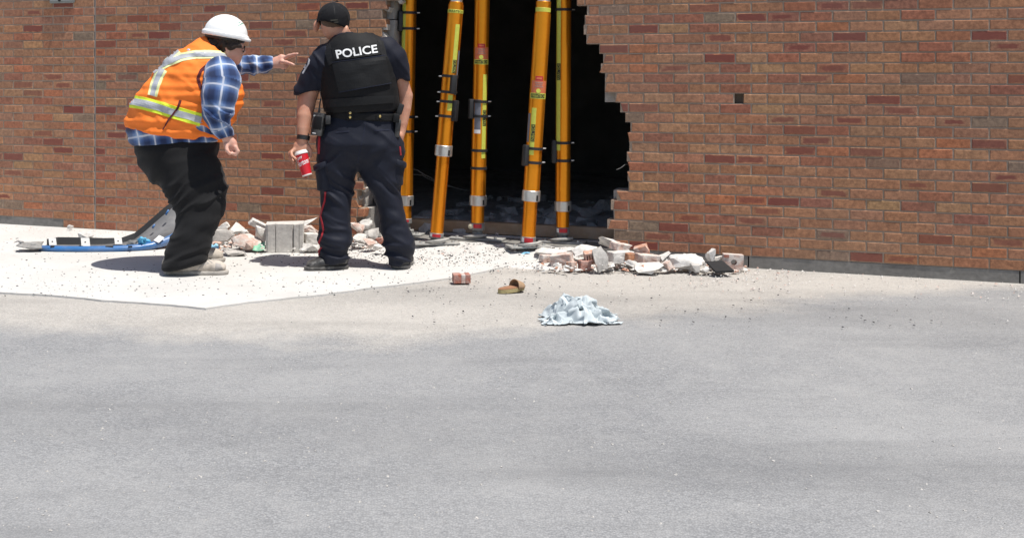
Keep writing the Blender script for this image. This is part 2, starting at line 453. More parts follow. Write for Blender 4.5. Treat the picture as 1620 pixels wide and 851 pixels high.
def asphalt_material():
    b = NB('asphalt'); pos = b.geo(); sp = b.n('SeparateXYZ', {0: pos}); X, Y = sp.outputs[0], sp.outputs[1]
    vo = b.n('TexVoronoi', {'Vector': pos, 'Scale': 120.0}); vc = b.n('SeparateColor', {0: vo.outputs['Color']}).outputs[0]
    f = b.noise(pos, 260, 3, 0.6); g = b.noise(pos, 0.7, 5, 0.6); m = b.noise(pos, 5, 5, 0.65); st = b.noise(b.n('Mapping', {'Vector': pos, 'Scale': (0.25, 1.6, 1)}).outputs[0], 1.2, 4, 0.6)
    # old sun-bleached strip along the building, newer surface towards the road
    line = b.math('ADD', 6.02, b.math('MAXIMUM', b.math('MULTIPLY', X, 0.40), b.math('MULTIPLY', X, -0.17)))
    d = b.math('SUBTRACT', Y, line); d = b.math('ADD', d, b.math('MULTIPLY', b.math('SUBTRACT', b.noise(pos, 1.6, 6, 0.65), 0.5), 1.1))
    worn = b.ramp(b.math('ADD', b.math('MULTIPLY', d, 1.4), 0.5), [(0.25, 0.0), (0.75, 1.0)])
    lo = b.mix(worn, (0.205, 0.207, 0.212), (0.34, 0.32, 0.295)); hi = b.mix(worn, (0.325, 0.325, 0.327), (0.50, 0.475, 0.44)); dark = b.mix(worn, (0.145, 0.146, 0.15), (0.25, 0.235, 0.218)); dustc = b.mix(worn, (0.35, 0.345, 0.338), (0.51, 0.48, 0.44))
    c = b.mix(vc, lo, hi)
    c = b.mix(b.ramp(vo.outputs['Distance'], [(0.4, 0.0), (0.8, 0.6)]), c, dark)
    c = b.mix(b.ramp(g, [(0.38, 0.0), (0.72, 0.6)]), c, dustc)
    c = b.mix(b.ramp(m, [(0.5, 0.0), (0.75, 0.45)]), c, dustc)
    c = b.mix(b.ramp(st, [(0.52, 0.0), (0.72, 0.42)]), c, dark)
    stain = b.math('MULTIPLY', b.ramp(b.noise(pos, 1.05, 3, 0.5), [(0.66, 0.0), (0.74, 1.0)]), 0.35)
    c = b.mix(stain, c, (0.13, 0.13, 0.128))
    c = b.mix(b.ramp(b.noise(pos, 38, 3, 0.7), [(0.60, 0.0), (0.72, 0.55)]), c, dark)
    c = b.mix(b.ramp(b.noise(pos, 61, 3, 0.7), [(0.62, 0.0), (0.72, 0.6)]), c, dustc)
    tw = b.n('TexWave', {'Vector': b.n('Mapping', {'Vector': pos, 'Rotation': (0, 0, 0.22), 'Scale': (1, 1, 1)}).outputs[0], 'Scale': 0.11, 'Distortion': 1.2, 'Detail': 3.0}, bands_direction='Y').outputs['Fac']
    c = b.mix(b.math('MULTIPLY', b.ramp(tw, [(0.80, 0.0), (0.97, 0.35)]), b.noise(pos, 3.5, 4, 0.7)), c, (0.12, 0.12, 0.122))
    h = b.math('ADD', b.math('MULTIPLY', vo.outputs['Distance'], -1.0), b.math('MULTIPLY', f, 0.4))
    return b.done(c, 0.88, 0, b.bump(h, 0.003), 0.3)
M['asphalt'] = asphalt_material()
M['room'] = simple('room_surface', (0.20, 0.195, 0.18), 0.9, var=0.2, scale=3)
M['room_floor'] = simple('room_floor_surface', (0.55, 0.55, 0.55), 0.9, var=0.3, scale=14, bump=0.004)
M['wood'] = simple('lumber', (0.36, 0.25, 0.16), 0.85, var=0.15, scale=16, bump=0.002, dust=0.3)
M['metal_grey'] = simple('painted_grey_metal', (0.22, 0.235, 0.225), 0.45, var=0.06, scale=14)
M['black'] = simple('black_plastic', (0.014, 0.014, 0.015), 0.5, var=0.1)

# ------------------------------------------------------------------ ground
def sheet(name, outline, z, mat, edge_noise=0.0, step=0.08, drop=0.0, seed=1):
    pts = []
    for a, b in zip(outline, outline[1:] + outline[:1]):
        n = max(1, int((Vector(b) - Vector(a)).length / step)) if edge_noise else 1
        for i in range(n): pts.append(Vector(a).lerp(Vector(b), i / n))
    if edge_noise:
        q = np.array([[p.x, p.y, 0] for p in pts])
        nx = fbm(q * 3.1, seed) * edge_noise + vnoise(q * 23, seed + 9) * edge_noise * 0.3; ny = fbm(q * 3.1, seed + 5) * edge_noise + vnoise(q * 23, seed + 19) * edge_noise * 0.3
        pts = [Vector((p.x + a, p.y + b)) for p, a, b in zip(pts, nx, ny)]
    n = len(pts); V = [(p.x, p.y, z) for p in pts]; Fc = [list(range(n))]
    if drop:
        V += [(p.x, p.y, z - drop) for p in pts]; Fc += [[i, i + n, (i + 1) % n + n, (i + 1) % n] for i in range(n)]
    r = delaunay_2d_cdt([Vector((p[0], p[1])) for p in pts], [], [list(range(n))], 1, 1e-6)
    k = len(V); V += [(p.x, p.y, z) for p in r[0]]; Fc = [[i + k for i in f] for f in r[2]] + Fc[1:]
    me = bpy.data.meshes.new(name); me.from_pydata(V, [], Fc); me.update(); me.materials.append(mat)
    o = link(name, me); tag(o, kind='structure'); return o
def g2(x, y): p = G(x, y); return (p.x, p.y)
ground = sheet('ground', [(-150, -60), (150, -60), (150, 200), (-150, 200)], -0.012, M['asphalt'])
wl_ = wall_pt(-4.9, 0.05, 0); wr_ = wall_pt(8.5, 0.05, 0); wm = wall_pt(1.75, 0.05, 0)
pad_front = [g2(-600, 430), g2(0, 461), g2(180, 474), g2(330, 486), g2(470, 470), g2(620, 451), g2(720, 438), g2(800, 421), g2(850, 411)]
pad = sheet('concrete_apron', pad_front + [(wm.x, wm.y), (wl_.x, wl_.y)], 0.0, M['concrete'], 0.022, 0.03, 0.015, 11)

# ------------------------------------------------------------------ brick wall with the breach
CH, BL = 0.07, 0.21
NROW = 46
wall = empty('brick_wall', (0, W0, 0), 'long brown and maroon brick wall with a large jagged breach knocked through it', 'wall', rz=WROT)
LEFT = [(-90, 720), (-62, 690), (-34, 662), (-15, 640), (0, 629), (8, 613), (22, 609), (36, 612), (49, 606), (63, 611), (78, 603), (95, 601), (120, 596), (150, 592), (180, 587), (210, 583), (240, 580), (270, 577), (285, 569), (300, 574), (315, 566), (330, 573), (345, 565), (375, 571)]
RIGHT = [(-90, 850), (-62, 872), (-34, 890), (-10, 904), (5, 912), (17, 930), (32, 917), (47, 923), (62, 930), (77, 950), (92, 957), (107, 953), (123, 960), (139, 953), (154, 975), (169, 983), (184, 988), (200, 996), (216, 995), (232, 997), (248, 994), (265, 996), (278, 991), (292, 987), (307, 975), (323, 966), (339, 968), (355, 963), (372, 966)]
def hole_edges(z):
    if z > 2.34: return None
    def px_edge(lst):
        best = None
        for y, x in lst:
            d = abs(wall_z(x, y) - z)
            if best is None or d < best[0]: best = (d, x)
        return wall_s(best[1])
    return px_edge(LEFT), px_edge(RIGHT)
PAL = [((0.455, 0.245, 0.160), 36), ((0.475, 0.250, 0.155), 22), ((0.43, 0.242, 0.168), 20), ((0.475, 0.285, 0.175), 7),
       ((0.385, 0.175, 0.130), 6), ((0.42, 0.185, 0.125), 5), ((0.315, 0.245, 0.195), 5), ((0.50, 0.215, 0.125), 5)]
def pick_color(r):
    t = r.random() * sum(w for _, w in PAL)
    for c, w in PAL:
        t -= w
        if t <= 0: break
    j = 0.92 + 0.16 * r.random(); return tuple(q * j * (0.96 + 0.08 * r.random()) * w_ for q, w_ in zip(c, (0.86, 0.80, 0.71)))
def brick_geo(w, h, d, r, rough0=0.0, rough1=0.0):
    """front face at y=0 (towards -y), chamfered front; rough ends where it is broken"""
    c = 0.0035; x0, x1 = -w / 2, w / 2; z0, z1 = -h / 2, h / 2
    jl = [(r.random() - 0.2) * rough0 for _ in range(4)]; jr = [(r.random() - 0.2) * rough1 for _ in range(4)]
    V = []
    for k, (y, i) in enumerate(((0.0, c), (c, 0.0), (d, 0.0))):
        V += [(x0 + i + jl[0], y, z0 + i), (x1 - i - jr[0], y, z0 + i), (x1 - i - jr[1] - (jr[2] if k == 2 else 0), y, z1 - i), (x0 + i + jl[1] + (jl[2] if k == 2 else 0), y, z1 - i)]
    Fc = [(0, 1, 2, 3)]
    for k in (0, 4):
        for i in range(4): j = (i + 1) % 4; Fc.append((k + i, k + 4 + i, k + 4 + j, k + j))
    Fc.append((11, 10, 9, 8))
    return V, Fc
def brick_attr(me, colr, rid, w, h):
    n = len(me.vertices)
    a = me.attributes.new('bcol', 'FLOAT_VECTOR', 'POINT'); a.data.foreach_set('vector', np.tile(np.array(colr, dtype=np.float32), n))
    uv = np.array([(v.co.x / (w / 2), v.co.z / (h / 2), rid) for v in me.vertices], dtype=np.float32)
    a = me.attributes.new('buv', 'FLOAT_VECTOR', 'POINT'); a.data.foreach_set('vector', uv.ravel())
rb = random.Random(21)
POOL = []
for i in range(64):
    V, Fc = brick_geo(BL - 0.010, CH - 0.0105, 0.088, rb); me = bpy.data.meshes.new('brick'); me.from_pydata(V, [], Fc); me.update(); me.materials.append(M['brick'])
    brick_attr(me, pick_color(rb), rb.random(), BL - 0.01, CH - 0.01); POOL.append(me)
CJ = wall_s(150.0); ROW0_L = wall_s(72); ODD = 2.124; LPH = wall_s(132)
cells = []                                  # (row, s0, s1, brokenleft, brokenright)
for k in range(NROW):
    z = k * CH; he = hole_edges(z + CH / 2); ph = ODD if k % 2 else ODD - BL / 2
    phl = LPH if k % 2 == 0 else LPH + BL / 2
    segs = []
    s = phl - BL * math.ceil((phl + 4.7) / BL)
    while s < CJ:
        segs.append((s, min(s + BL, CJ - 0.004))); s += BL
    s = ph - BL * math.ceil((ph - CJ) / BL)
    while s < 8.3:
        segs.append((max(s, CJ + 0.004), s + BL)); s += BL
    for a, b in segs:
        if b - a < 0.03: continue
        parts = [(a, b, 0, 0)]
        if he:
            l = he[0] + (rb.random() - 0.5) * 0.03; r_ = he[1] + (rb.random() - 0.5) * 0.034; parts = []
            if a < l: parts.append((a, min(b, l), 0, 1 if b > l else 0))
            if b > r_: parts.append((max(a, r_), b, 1 if a < r_ else 0, 0))
        for p in parts:
            if p[1] - p[0] < 0.045: continue
            if k == 0 and not (p[0] > ROW0_L and p[1] < wall_s(575)): continue
            cells.append((k, *p))
chip = wall_s(1162), wall_s(1182), wall_z(1170, 157)
recs = []
mort_v = MB()
for k, a, b, bl, br in cells:
    zc = (k + 0.5) * CH
    notch = k == int(chip[2] / CH) and a < chip[1] and b > chip[0]
    pieces = [(a, b, bl, br)]
    if notch:
        pieces = [q for q in ((a, min(b, chip[0] - 0.004), bl, 0), (max(a, chip[1] - 0.03), b, 1, br)) if q[1] - q[0] > 0.03]
    mo = (a - (0.0 if bl else 0.004), b + (0.0 if br else 0.004))
    x0, x1 = (a + (0.004 if bl else 0), b - (0.004 if br else 0))
    spans = [(x0, x1, 0.0042)] if not notch else [q for q in ((x0, min(x1, chip[0] - 0.001), 0.0042), (max(x0, chip[0] - 0.001), min(x1, chip[1] - 0.02), 0.085), (max(x0, chip[1] - 0.02), x1, 0.0042)) if q[1] - q[0] > 0.001]
    for x0, x1, md_ in spans:
        mort_v.hexa([(x0, md_, k * CH), (x1, md_, k * CH), (x1, 0.10, k * CH), (x0, 0.10, k * CH), (x0, md_, k * CH + CH), (x1, md_, k * CH + CH), (x1, 0.10, k * CH + CH), (x0, 0.10, k * CH + CH)])
    for (pa, pb, q0, q1) in pieces:
        recs.append((k, pa, pb, q0, q1))
# mortar sits on the recessed plane: local wall coordinates
mo = mesh_np('mortar', mort_v.v, mort_v.f, M['mortar'], None, (0, 0, 0), smooth=False); mo.parent = wall; mo.location = (0, 0, 0)
def rec_px(rc):
    k, a, b, _, _ = rc; p0 = to_px(wall_pt(a, 0, (k + 0.5) * CH)); p1 = to_px(wall_pt(b, 0, (k + 0.5) * CH)); return p0, p1
vis = []
for i, rc in enumerate(recs):
    p0, p1 = rec_px(rc); xm = (p0[0] + p1[0]) / 2
    if 0 <= xm <= 1200 and p0[1] > 0: vis.append(((p1[0] - p0[0]), i))
vis.sort(reverse=True)
single = {i for _, i in vis[:300]}
rest_v, rest_f, rest_c, rest_u = [], [], [], []
for i, (k, a, b, q0, q1) in enumerate(recs):
    full = abs((b - a) - BL) < 1e-4 and not q0 and not q1
    w = (b - a) - (0.005 if not q0 else 0.0) - (0.005 if not q1 else 0.0)
    cx = (a + (0.005 if not q0 else 0) + b - (0.005 if not q1 else 0)) / 2
    dy = (rb.random() - 0.5) * 0.003; zc = (k + 0.5) * CH
    if full: me = POOL[rb.randrange(len(POOL))]
    else:
        V, Fc = brick_geo(w, CH - 0.0105, 0.088, rb, 0.045 if q0 else 0, 0.045 if q1 else 0)
        me = bpy.data.meshes.new('brick'); me.from_pydata(V, [], Fc); me.update(); me.materials.append(M['brick']); brick_attr(me, pick_color(rb), rb.random(), w, CH - 0.01)
    if i in single:
        o = link('brick', me, wall, (cx, dy, zc)); o.rotation_euler = (0, (rb.random() - 0.5) * 0.006, (rb.random() - 0.5) * 0.006)
    else:
        n = len(rest_v); src = me
        rest_v += [(v.co.x + cx, v.co.y + dy, v.co.z + zc) for v in src.vertices]; rest_f += [[j + n for j in p.vertices] for p in src.polygons]
        for nm, dst in (('bcol', rest_c), ('buv', rest_u)):
            A = np.empty(len(src.vertices) * 3, dtype=np.float32); src.attributes[nm].data.foreach_get('vector', A)
            A = A.reshape(-1, 3).copy()
            if nm == 'buv' and full: A[:, 2] = rb.random()
            if nm == 'bcol' and full: A[:] = pick_color(rb)
            dst.append(A)
ro = mesh_np('brick_field', rest_v, rest_f, M['brick'], None, (0, 0, 0), smooth=False, attrs={'bcol': np.concatenate(rest_c), 'buv': np.concatenate(rest_u)})
ro.parent = wall; ro.location = (0, 0, 0); tag(ro, kind='stuff')
# concrete footing under the bricks, with joints
fb = MB()
def fbox(a, b, d0, d1, z0, z1): fb.hexa([(a, d0, z0), (b, d0, z0), (b, d1, z0), (a, d1, z0), (a, d0, z1), (b, d0, z1), (b, d1, z1), (a, d1, z1)])
R0S = min(a for k, a, b, _, _ in cells if k == 0)
fbox(-4.9, R0S - 0.004, 0.003, 0.3, -0.3, CH)
fbox(R0S - 0.004, wall_s(575), 0.003, 0.3, -0.3, 0.0)
s = wall_s(575); js = [s + 0.01, 1.0, wall_s(1184), 4.4, 8.5]
for a, b in zip(js[:-1], js[1:]): fbox(a + 0.004, b - 0.004, 0.003, 0.3, -0.3, CH - 0.002)
fo = mesh_np('footing', fb.v, fb.f, M['foundation'], None, (0, 0, 0), smooth=False); fo.parent = wall; fo.location = (0, 0, 0)
# sealed control joint
cj = MB(); cj.hexa([(CJ - 0.004, 0.004, 0), (CJ + 0.004, 0.004, 0), (CJ + 0.004, 0.09, 0), (CJ - 0.004, 0.09, 0), (CJ - 0.004, 0.004, NROW * CH), (CJ + 0.004, 0.004, NROW * CH), (CJ + 0.004, 0.09, NROW * CH), (CJ - 0.004, 0.09, NROW * CH)])
M['sealant'] = simple('sealant', (0.30, 0.27, 0.25), 0.8, var=0.1)
co = mesh_np('control_joint', cj.v, cj.f, M['sealant'], None, (0, 0, 0), smooth=False); co.parent = wall; co.location = (0, 0, 0)
# grey block leaf behind the bricks
BH, BW = 0.21, 0.42
block_pool = []
near_blocks = []; far_mb = MB()
for k in range(int(NROW * CH / BH) + 1):
    z0 = k * BH + 0.07; s = -4.9 + (BW / 2 if k % 2 else 0)
    he = hole_edges(min(z0 + BH / 2, 2.5))
    while s < 8.2:
        a, b = s + 0.004, s + BW - 0.004
        segs = [(a, b)]
        if he:
            l = he[0] + 0.03 + 0.09 * rb.random(); r_ = he[1] - 0.005 + 0.12 * rb.random(); segs = []
            if a < l: segs.append((a, min(b, l)))
            if b > r_: segs.append((max(a, r_), b))
        for a_, b_ in segs:
            if b_ - a_ < 0.04: continue
            c8 = [(a_, 0.105, z0), (b_, 0.105, z0), (b_, 0.295, z0), (a_, 0.295, z0), (a_, 0.105, z0 + BH - 0.008), (b_, 0.105, z0 + BH - 0.008), (b_, 0.295, z0 + BH - 0.008), (a_, 0.295, z0 + BH - 0.008)]
            if he and abs(b_ - he[0]) < 0.2:                      # broken ends on the visible jamb
                for q in (1, 2, 5, 6): c8[q] = (c8[q][0] - rb.random() * 0.06, c8[q][1], c8[q][2])
                near_blocks.append(c8)
            else: far_mb.hexa(c8)
        s += BW
for c8 in near_blocks:
    m = MB().hexa(c8); o = mesh_np('block', m.v, m.f, M['block'], None, (0, 0, 0), smooth=False); o.parent = wall; o.location = (0, 0, 0)
o = mesh_np('block_leaf', far_mb.v, far_mb.f, M['block'], None, (0, 0, 0), smooth=False); o.parent = wall; o.location = (0, 0, 0); tag(o, kind='stuff')
# mortar clinging to the broken left jamb
mj = MB()
for k in range(2, 33):
    he = hole_edges((k + 0.5) * CH)
    if he and rb.random() < 0.7:
        a = he[0] - 0.02 + rb.random() * 0.03
        mj.box((a, 0.03 + 0.05 * rb.random(), k * CH + 0.005), (0.03 + 0.04 * rb.random(), 0.07, 0.014 + 0.03 * rb.random()), Matrix.Rotation(rb.random(), 3, 'Y'))
M['lime'] = simple('pale_mortar', (0.50, 0.47, 0.43), 0.95, var=0.15, scale=70, bump=0.003)
o = mesh_np('mortar_lumps', mj.v, mj.f, M['lime'], None, (0, 0, 0), smooth=False); o.parent = wall; o.location = (0, 0, 0); tag(o, kind='stuff')
# coping closing the wall top
cp = MB().hexa([(-4.9, -0.03, NROW * CH), (8.4, -0.001, NROW * CH), (8.4, 0.33, NROW * CH), (-4.9, 0.33, NROW * CH), (-4.9, -0.001, NROW * CH + 0.06), (8.4, -0.001, NROW * CH + 0.06), (8.4, 0.33, NROW * CH + 0.06), (-4.9, 0.33, NROW * CH + 0.06)])
o = mesh_np('coping', cp.v, cp.f, M['foundation'], None, (0, 0, 0), smooth=False); o.parent = wall; o.location = (0, 0, 0)

# ------------------------------------------------------------------ dark room behind the breach
def room_quad(name, pts, mat):
    m = MB(); m.add([wall_pt(*p) for p in pts], [list(range(4))]); o = m.build(name, mat); tag(o, kind='structure'); return o
R0, R1, RD, RH = -3.4, 5.2, 6.3, 3.0
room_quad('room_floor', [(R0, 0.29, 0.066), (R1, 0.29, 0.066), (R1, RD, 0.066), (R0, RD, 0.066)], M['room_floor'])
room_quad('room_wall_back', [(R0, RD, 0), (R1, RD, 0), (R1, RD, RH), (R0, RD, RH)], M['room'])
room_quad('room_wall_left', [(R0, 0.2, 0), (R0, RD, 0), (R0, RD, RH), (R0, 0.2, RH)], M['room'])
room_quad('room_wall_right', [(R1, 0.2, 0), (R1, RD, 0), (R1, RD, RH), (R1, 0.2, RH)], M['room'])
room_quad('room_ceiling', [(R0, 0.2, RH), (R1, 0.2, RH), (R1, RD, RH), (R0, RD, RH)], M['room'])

# ------------------------------------------------------------------ wall fixture at the top left
fx = empty('wall_light_fixture', wall_pt(wall_s(100), -0.014, wall_z(100, 6)), 'grey metal light fixture high on the wall at the upper left', 'light fixture')
Rw = Matrix.Rotation(WROT, 3, 'Z')
MB().box(wall_pt(wall_s(100), -0.014, wall_z(100, 6) + 0.14), (0.255, 0.026, 0.28), Rw, 0.012).build('housing', M['metal_grey'], fx, 'auto')
MB().box(wall_pt(wall_s(100), -0.030, wall_z(100, 6) + 0.145), (0.225, 0.008, 0.25), Rw, 0.003).build('front_plate', simple('pale_grey_metal', (0.33, 0.345, 0.34), 0.4, var=0.05), fx, 'auto')
MB().lathe(wall_pt(wall_s(98), -0.0335, wall_z(98, 1.5)), wall_pt(wall_s(98), -0.06, wall_z(98, 1.5)), [(0, 0.012), (0.008, 0.012), (0.011, 0.006)], 14).build('sensor', M['black'], fx, 'auto')
# ------------------------------------------------------------------ gold shoring struts
def gold_material(name, lo, hi):
    b = NB(name); v = b.obj(); nz = b.noise(v, 45, 4, 0.6)
    mp = b.n('Mapping', {'Vector': v, 'Scale': (90, 90, 2.0)}).outputs[0]; st = b.noise(mp, 1.0, 3)
    c = b.mix(nz, lo, hi)
    c = b.mix(b.ramp(b.noise(v, 18, 5, 0.7), [(0.62, 0.0), (0.75, 0.35)]), c, (0.50, 0.36, 0.18))
    r = b.math('ADD', 0.24, b.math('MULTIPLY', st, 0.16))
    c = b.mix(b.math('MULTIPLY', b.ramp(b.noise(mp, 1.6, 5, 0.75), [(0.60, 0.0), (0.70, 1.0)]), 0.35), c, (0.30, 0.14, 0.03))
    return b.done(c, r, 0.82, b.bump(st, 0.0004), 0.5)
M['gold'] = gold_material('gold_anodised', (0.88, 0.29, 0.014), (0.98, 0.37, 0.024))
M['alu'] = simple('bare_aluminium', (0.62, 0.61, 0.58), 0.38, 0.8, var=0.08, scale=40)
M['cast'] = simple('cast_grey', (0.20, 0.20, 0.195), 0.6, 0.3, var=0.12, scale=60, bump=0.001, dust=0.3)
M['plate'] = simple('dusty_plate', (0.30, 0.295, 0.28), 0.75, 0.1, var=0.15, scale=30, bump=0.001, dust=0.6)
M['rubber'] = simple('strap_black', (0.018, 0.018, 0.019), 0.55, var=0.15)
M['yellow'] = simple('reflective_yellow', (0.60, 0.62, 0.09), 0.4, var=0.08, scale=60)
M['redlab'] = simple('red_label', (0.50, 0.018, 0.03), 0.5, var=0.1)
M['orangelab'] = simple('orange_label', (0.62, 0.16, 0.065), 0.5, var=0.1)
M['greylab'] = simple('grey_label', (0.16, 0.17, 0.20), 0.5, var=0.1)
M['printgrey'] = simple('label_print', (0.42, 0.2, 0.15), 0.6, var=0.3, scale=260)
M['ink'] = simple('black_ink', (0.01, 0.01, 0.01), 0.6, var=0.05)
M['white'] = simple('white_print', (0.78, 0.78, 0.77), 0.6, var=0.03)
class Strut:
    def __init__(s, xb, yb, xt, yt, Y, Yt, r, label):
        s.A = P(xb, yb, Y); s.B = P(xt, yt, Yt); s.d = (s.B - s.A).normalized(); s.L = (s.B - s.A).length; s.yb, s.yt = yb, yt; s.r = r
        s.e = empty('shoring_strut', (s.A.x, s.A.y, s.A.z), label, 'shoring strut', 'gold shoring struts standing in the breach')
    def t(s, y):
        # solve for the axis point that projects to row y
        lo, hi = -0.2, s.L * 1.5
        for _ in range(40):
            m = (lo + hi) / 2; p = s.A + s.d * m
            if to_px(p)[1] > y: lo = m
            else: hi = m
        return lo
    def ring(s, name, y0, y1, r, mat, bev=0.002, n=28, par=None):
        a, b = s.t(y1), s.t(y0)
        return MB().lathe(s.A, s.B, [(a, r - bev), (a + bev, r), (b - bev, r), (b, r - bev)], n).build(name, mat, par or s.e, 'auto')
    def patch(s, name, y0, y1, a0, a1, off, mat, par=None, r=None):
        r = (r or s.r); a, b = s.t(y1), s.t(y0); a0, a1 = math.radians(a0), math.radians(a1)
        m = MB(); m.lathe(s.A, s.B, [(a, r - 0.001), (a, r + off), (b, r + off), (b, r - 0.001)], 10, ang=(a0, a1)); return m.build(name, mat, par or s.e)
    def text(s, body, y0, y1, a0, a1, off, mat, par, turn=0):
        """lettering wrapped on the tube; turn=90 runs up the tube"""
        V, Fc = text_mesh(body); d = s.d; ref = Vector((0, -1, 0)); f = (ref - d * ref.dot(d)).normalized(); g = d.cross(f)
        ta, tb = s.t(y1), s.t(y0); pts = []
        for u, v in V:
            if turn == 90: uu, vv = 1 - v, u
            elif turn == 180: uu, vv = 1 - u, 1 - v
            else: uu, vv = u, v
            a = math.radians(a0 + (a1 - a0) * uu); t = ta + (tb - ta) * vv; pts.append(s.A + d * t + (f * math.cos(a) + g * math.sin(a)) * (s.r + off))
        return mesh_np('lettering', np.array(pts), Fc, mat, par, smooth=False)
    def strap(s, y, block=None, side=1, bolt=True):
        a = s.t(y); st = MB().lathe(s.A, s.B, [(a - 0.010, s.r), (a - 0.010, s.r + 0.007), (a + 0.010, s.r + 0.007), (a + 0.010, s.r)], 28).build('strap', M['rubber'], s.e, 'auto')
        if bolt:
            c = s.A + s.d * a + Vector((side * (s.r + 0.02), -0.01, 0)); MB().lathe(c - Vector((side * 0.02, 0, 0)), c + Vector((side * 0.02, 0, 0)), [(0, 0.005), (0.024, 0.005), (0.027, 0.003)], 8).build('bolt', M['alu'], st, 'auto')
        return st
    def block(s, y0, y1, ang, name='clamp_block'):
        a, b = s.t(y1), s.t(y0); ang = math.radians(ang); c = s.A + s.d * ((a + b) / 2) + Vector((math.sin(ang), -math.cos(ang), 0)) * (s.r + 0.012)
        R = Matrix.Rotation(ang, 3, 'Z'); q = s.d.to_track_quat('Z', 'Y').to_matrix() if s.d.z < 0.99999 else Matrix.Identity(3)
        tilt = Matrix.Rotation(math.atan2(s.d.x, s.d.z), 3, 'Y')
        return MB().box(c, (0.045, 0.04, b - a), tilt @ R, 0.008).build(name, M['rubber'], s.e, 'auto')
    def body(s, collar, base, thread=True, top_end=None, extra=0.35):
        y0, y1 = collar; te = top_end
        tt = s.L + extra if te is None else s.t(te)
        MB().lathe(s.A, s.B, [(s.t(y0) - 0.005, s.r), (tt, s.r)], 36).build('outer_tube', M['gold'], s.e, 'auto')
        ri = s.r * 0.86; a, b = s.t(base[0]), s.t(y1); prof = []
        if thread:
            n = int((b - a) / 0.0125); st = (b - a) / n
            for i in range(n):
                t = a + i * st; prof += [(t, ri), (t + st * 0.62, ri), (t + st * 0.68, ri - 0.0028), (t + st * 0.95, ri - 0.0028)]
            prof.append((b, ri))
        else: prof = [(a, ri), (b + 0.02, ri)]
        MB().lathe(s.A, s.B, prof, 30).build('inner_tube', M['gold'], s.e, 'auto')
        cl = s.ring('collar', y0, y1, s.r * 1.14, M['alu'], 0.003)
        s.patch('collar_slot', y0 + (y1 - y0) * 0.4, y1 - 1.5, 28, 42, 0.0015, M['black'], cl, s.r * 1.14)
        bc = s.ring('base_collar', base[0], base[1], s.r * 0.95, M['cast'], 0.003)
        w = s.patch('tag', base[0] + 1.5, base[1] - (base[1] - base[0]) * 0.35, -38, 30, 0.0018, M['redlab'], bc, s.r * 0.95)
        s.patch('tag_edge', base[0] + 1.5, base[1] - (base[1] - base[0]) * 0.35, -62, -38, 0.0018, M['white'], bc, s.r * 0.95)
    def foot(s, base_y, plate_z, w=0.30, rz=0.1):
        c = s.A + s.d * s.t(base_y); g = Vector((c.x, c.y, plate_z))
        top = MB(); top.lathe(g + Vector((0, 0, 0.012)), g + Vector((0, 0, 1)), [(0, 0.075), (0.010, 0.07), (0.018, 0.048), (max(c.z - g.z - 0.012, 0.03), 0.036)], 18)
        top.build('swivel_foot', M['cast'], s.e, 'auto')
        R = Matrix.Rotation(rz, 3, 'Z'); pl = MB().box(g + Vector((0, 0, 0.006)), (w, 0.16, 0.014), R, 0.004).build('base_plate', M['plate'], s.e, 'auto')
        for sx in (-1, 1):
            MB().lathe(g + R @ Vector((sx * w * 0.36, -0.03, 0.013)), g + R @ Vector((sx * w * 0.36, -0.03, 1)), [(0, 0.014), (0.010, 0.013), (0.013, 0.008)], 10).build('plate_bolt', M['alu'], pl, 'auto')
        sl = Vector((0.05, -0.07, 0.02))
        MB().tube([g + R @ Vector((-0.09, -0.055, 0.018)), g + R @ Vector((-0.03, -0.09, 0.03)), g + R @ Vector((0.04, -0.085, 0.036)), g + R @ Vector((0.085, -0.045, 0.04))], 0.011, 8).build('foot_lever', M['plate'], s.e, True)
def info_label(s, y_red, y_or, y_yel):
    l = s.patch('label', y_red[0], y_red[1], -30, 25, 0.0015, M['redlab']); s.patch('print_line', y_red[0] + 2, y_red[1] - 2, -22, 16, 0.002, M['orangelab'], l)
    o = s.patch('label', y_or[0], y_or[1], -58, 62, 0.0012, M['orangelab'])
    for a, b, w in ((2.0, 4.4, 30), (5.4, 7.6, 26), (8.6, 10.6, 33)): s.patch('print_line', y_or[0] + a, y_or[0] + b, -w, w - 4, 0.0018, M['printgrey'], o)
    c = s.A + s.d * s.t(y_or[1] - 4) + Vector((-0.004, -(s.r + 0.0015), 0))
    MB().lathe(c, c + Vector((0, -1, 0)), [(0, 0.016), (0.0015, 0.016)], 16).build('emblem', M['yellow'], o)
    q = s.patch('label', y_yel[0], y_yel[1], -66, 66, 0.0014, M['yellow']); k = s.patch('label_panel', y_yel[0] + 1.4, y_yel[1] - 1.4, -58, 50, 0.0022, M['ink'], q)
    s.text('PARATECH', y_yel[0] + 2.2, y_yel[1] - 2.2, -52, 46, 0.0027, M['yellow'], k)
def long_stripe(s, y0, y1, a0, a1, ty=None):
    q = s.patch('reflective_stripe', y0, y1, a0, a1, 0.0015, M['yellow'])
    if ty:
        k = s.patch('stripe_panel', ty[0], ty[1], a0 + (a1 - a0) * 0.15, a1 - 1, 0.0022, M['ink'], q)
        s.text('PARATECH', ty[0] + 1.2, ty[1] - 1.2, a0 + (a1 - a0) * 0.25, a1 - (a1 - a0) * 0.12, 0.0027, M['yellow'], k, 90)
YA = {}
w1, w2, w3, w4, w5 = [wall_Y(x) for x in (645, 700, 760, 848, 891)]
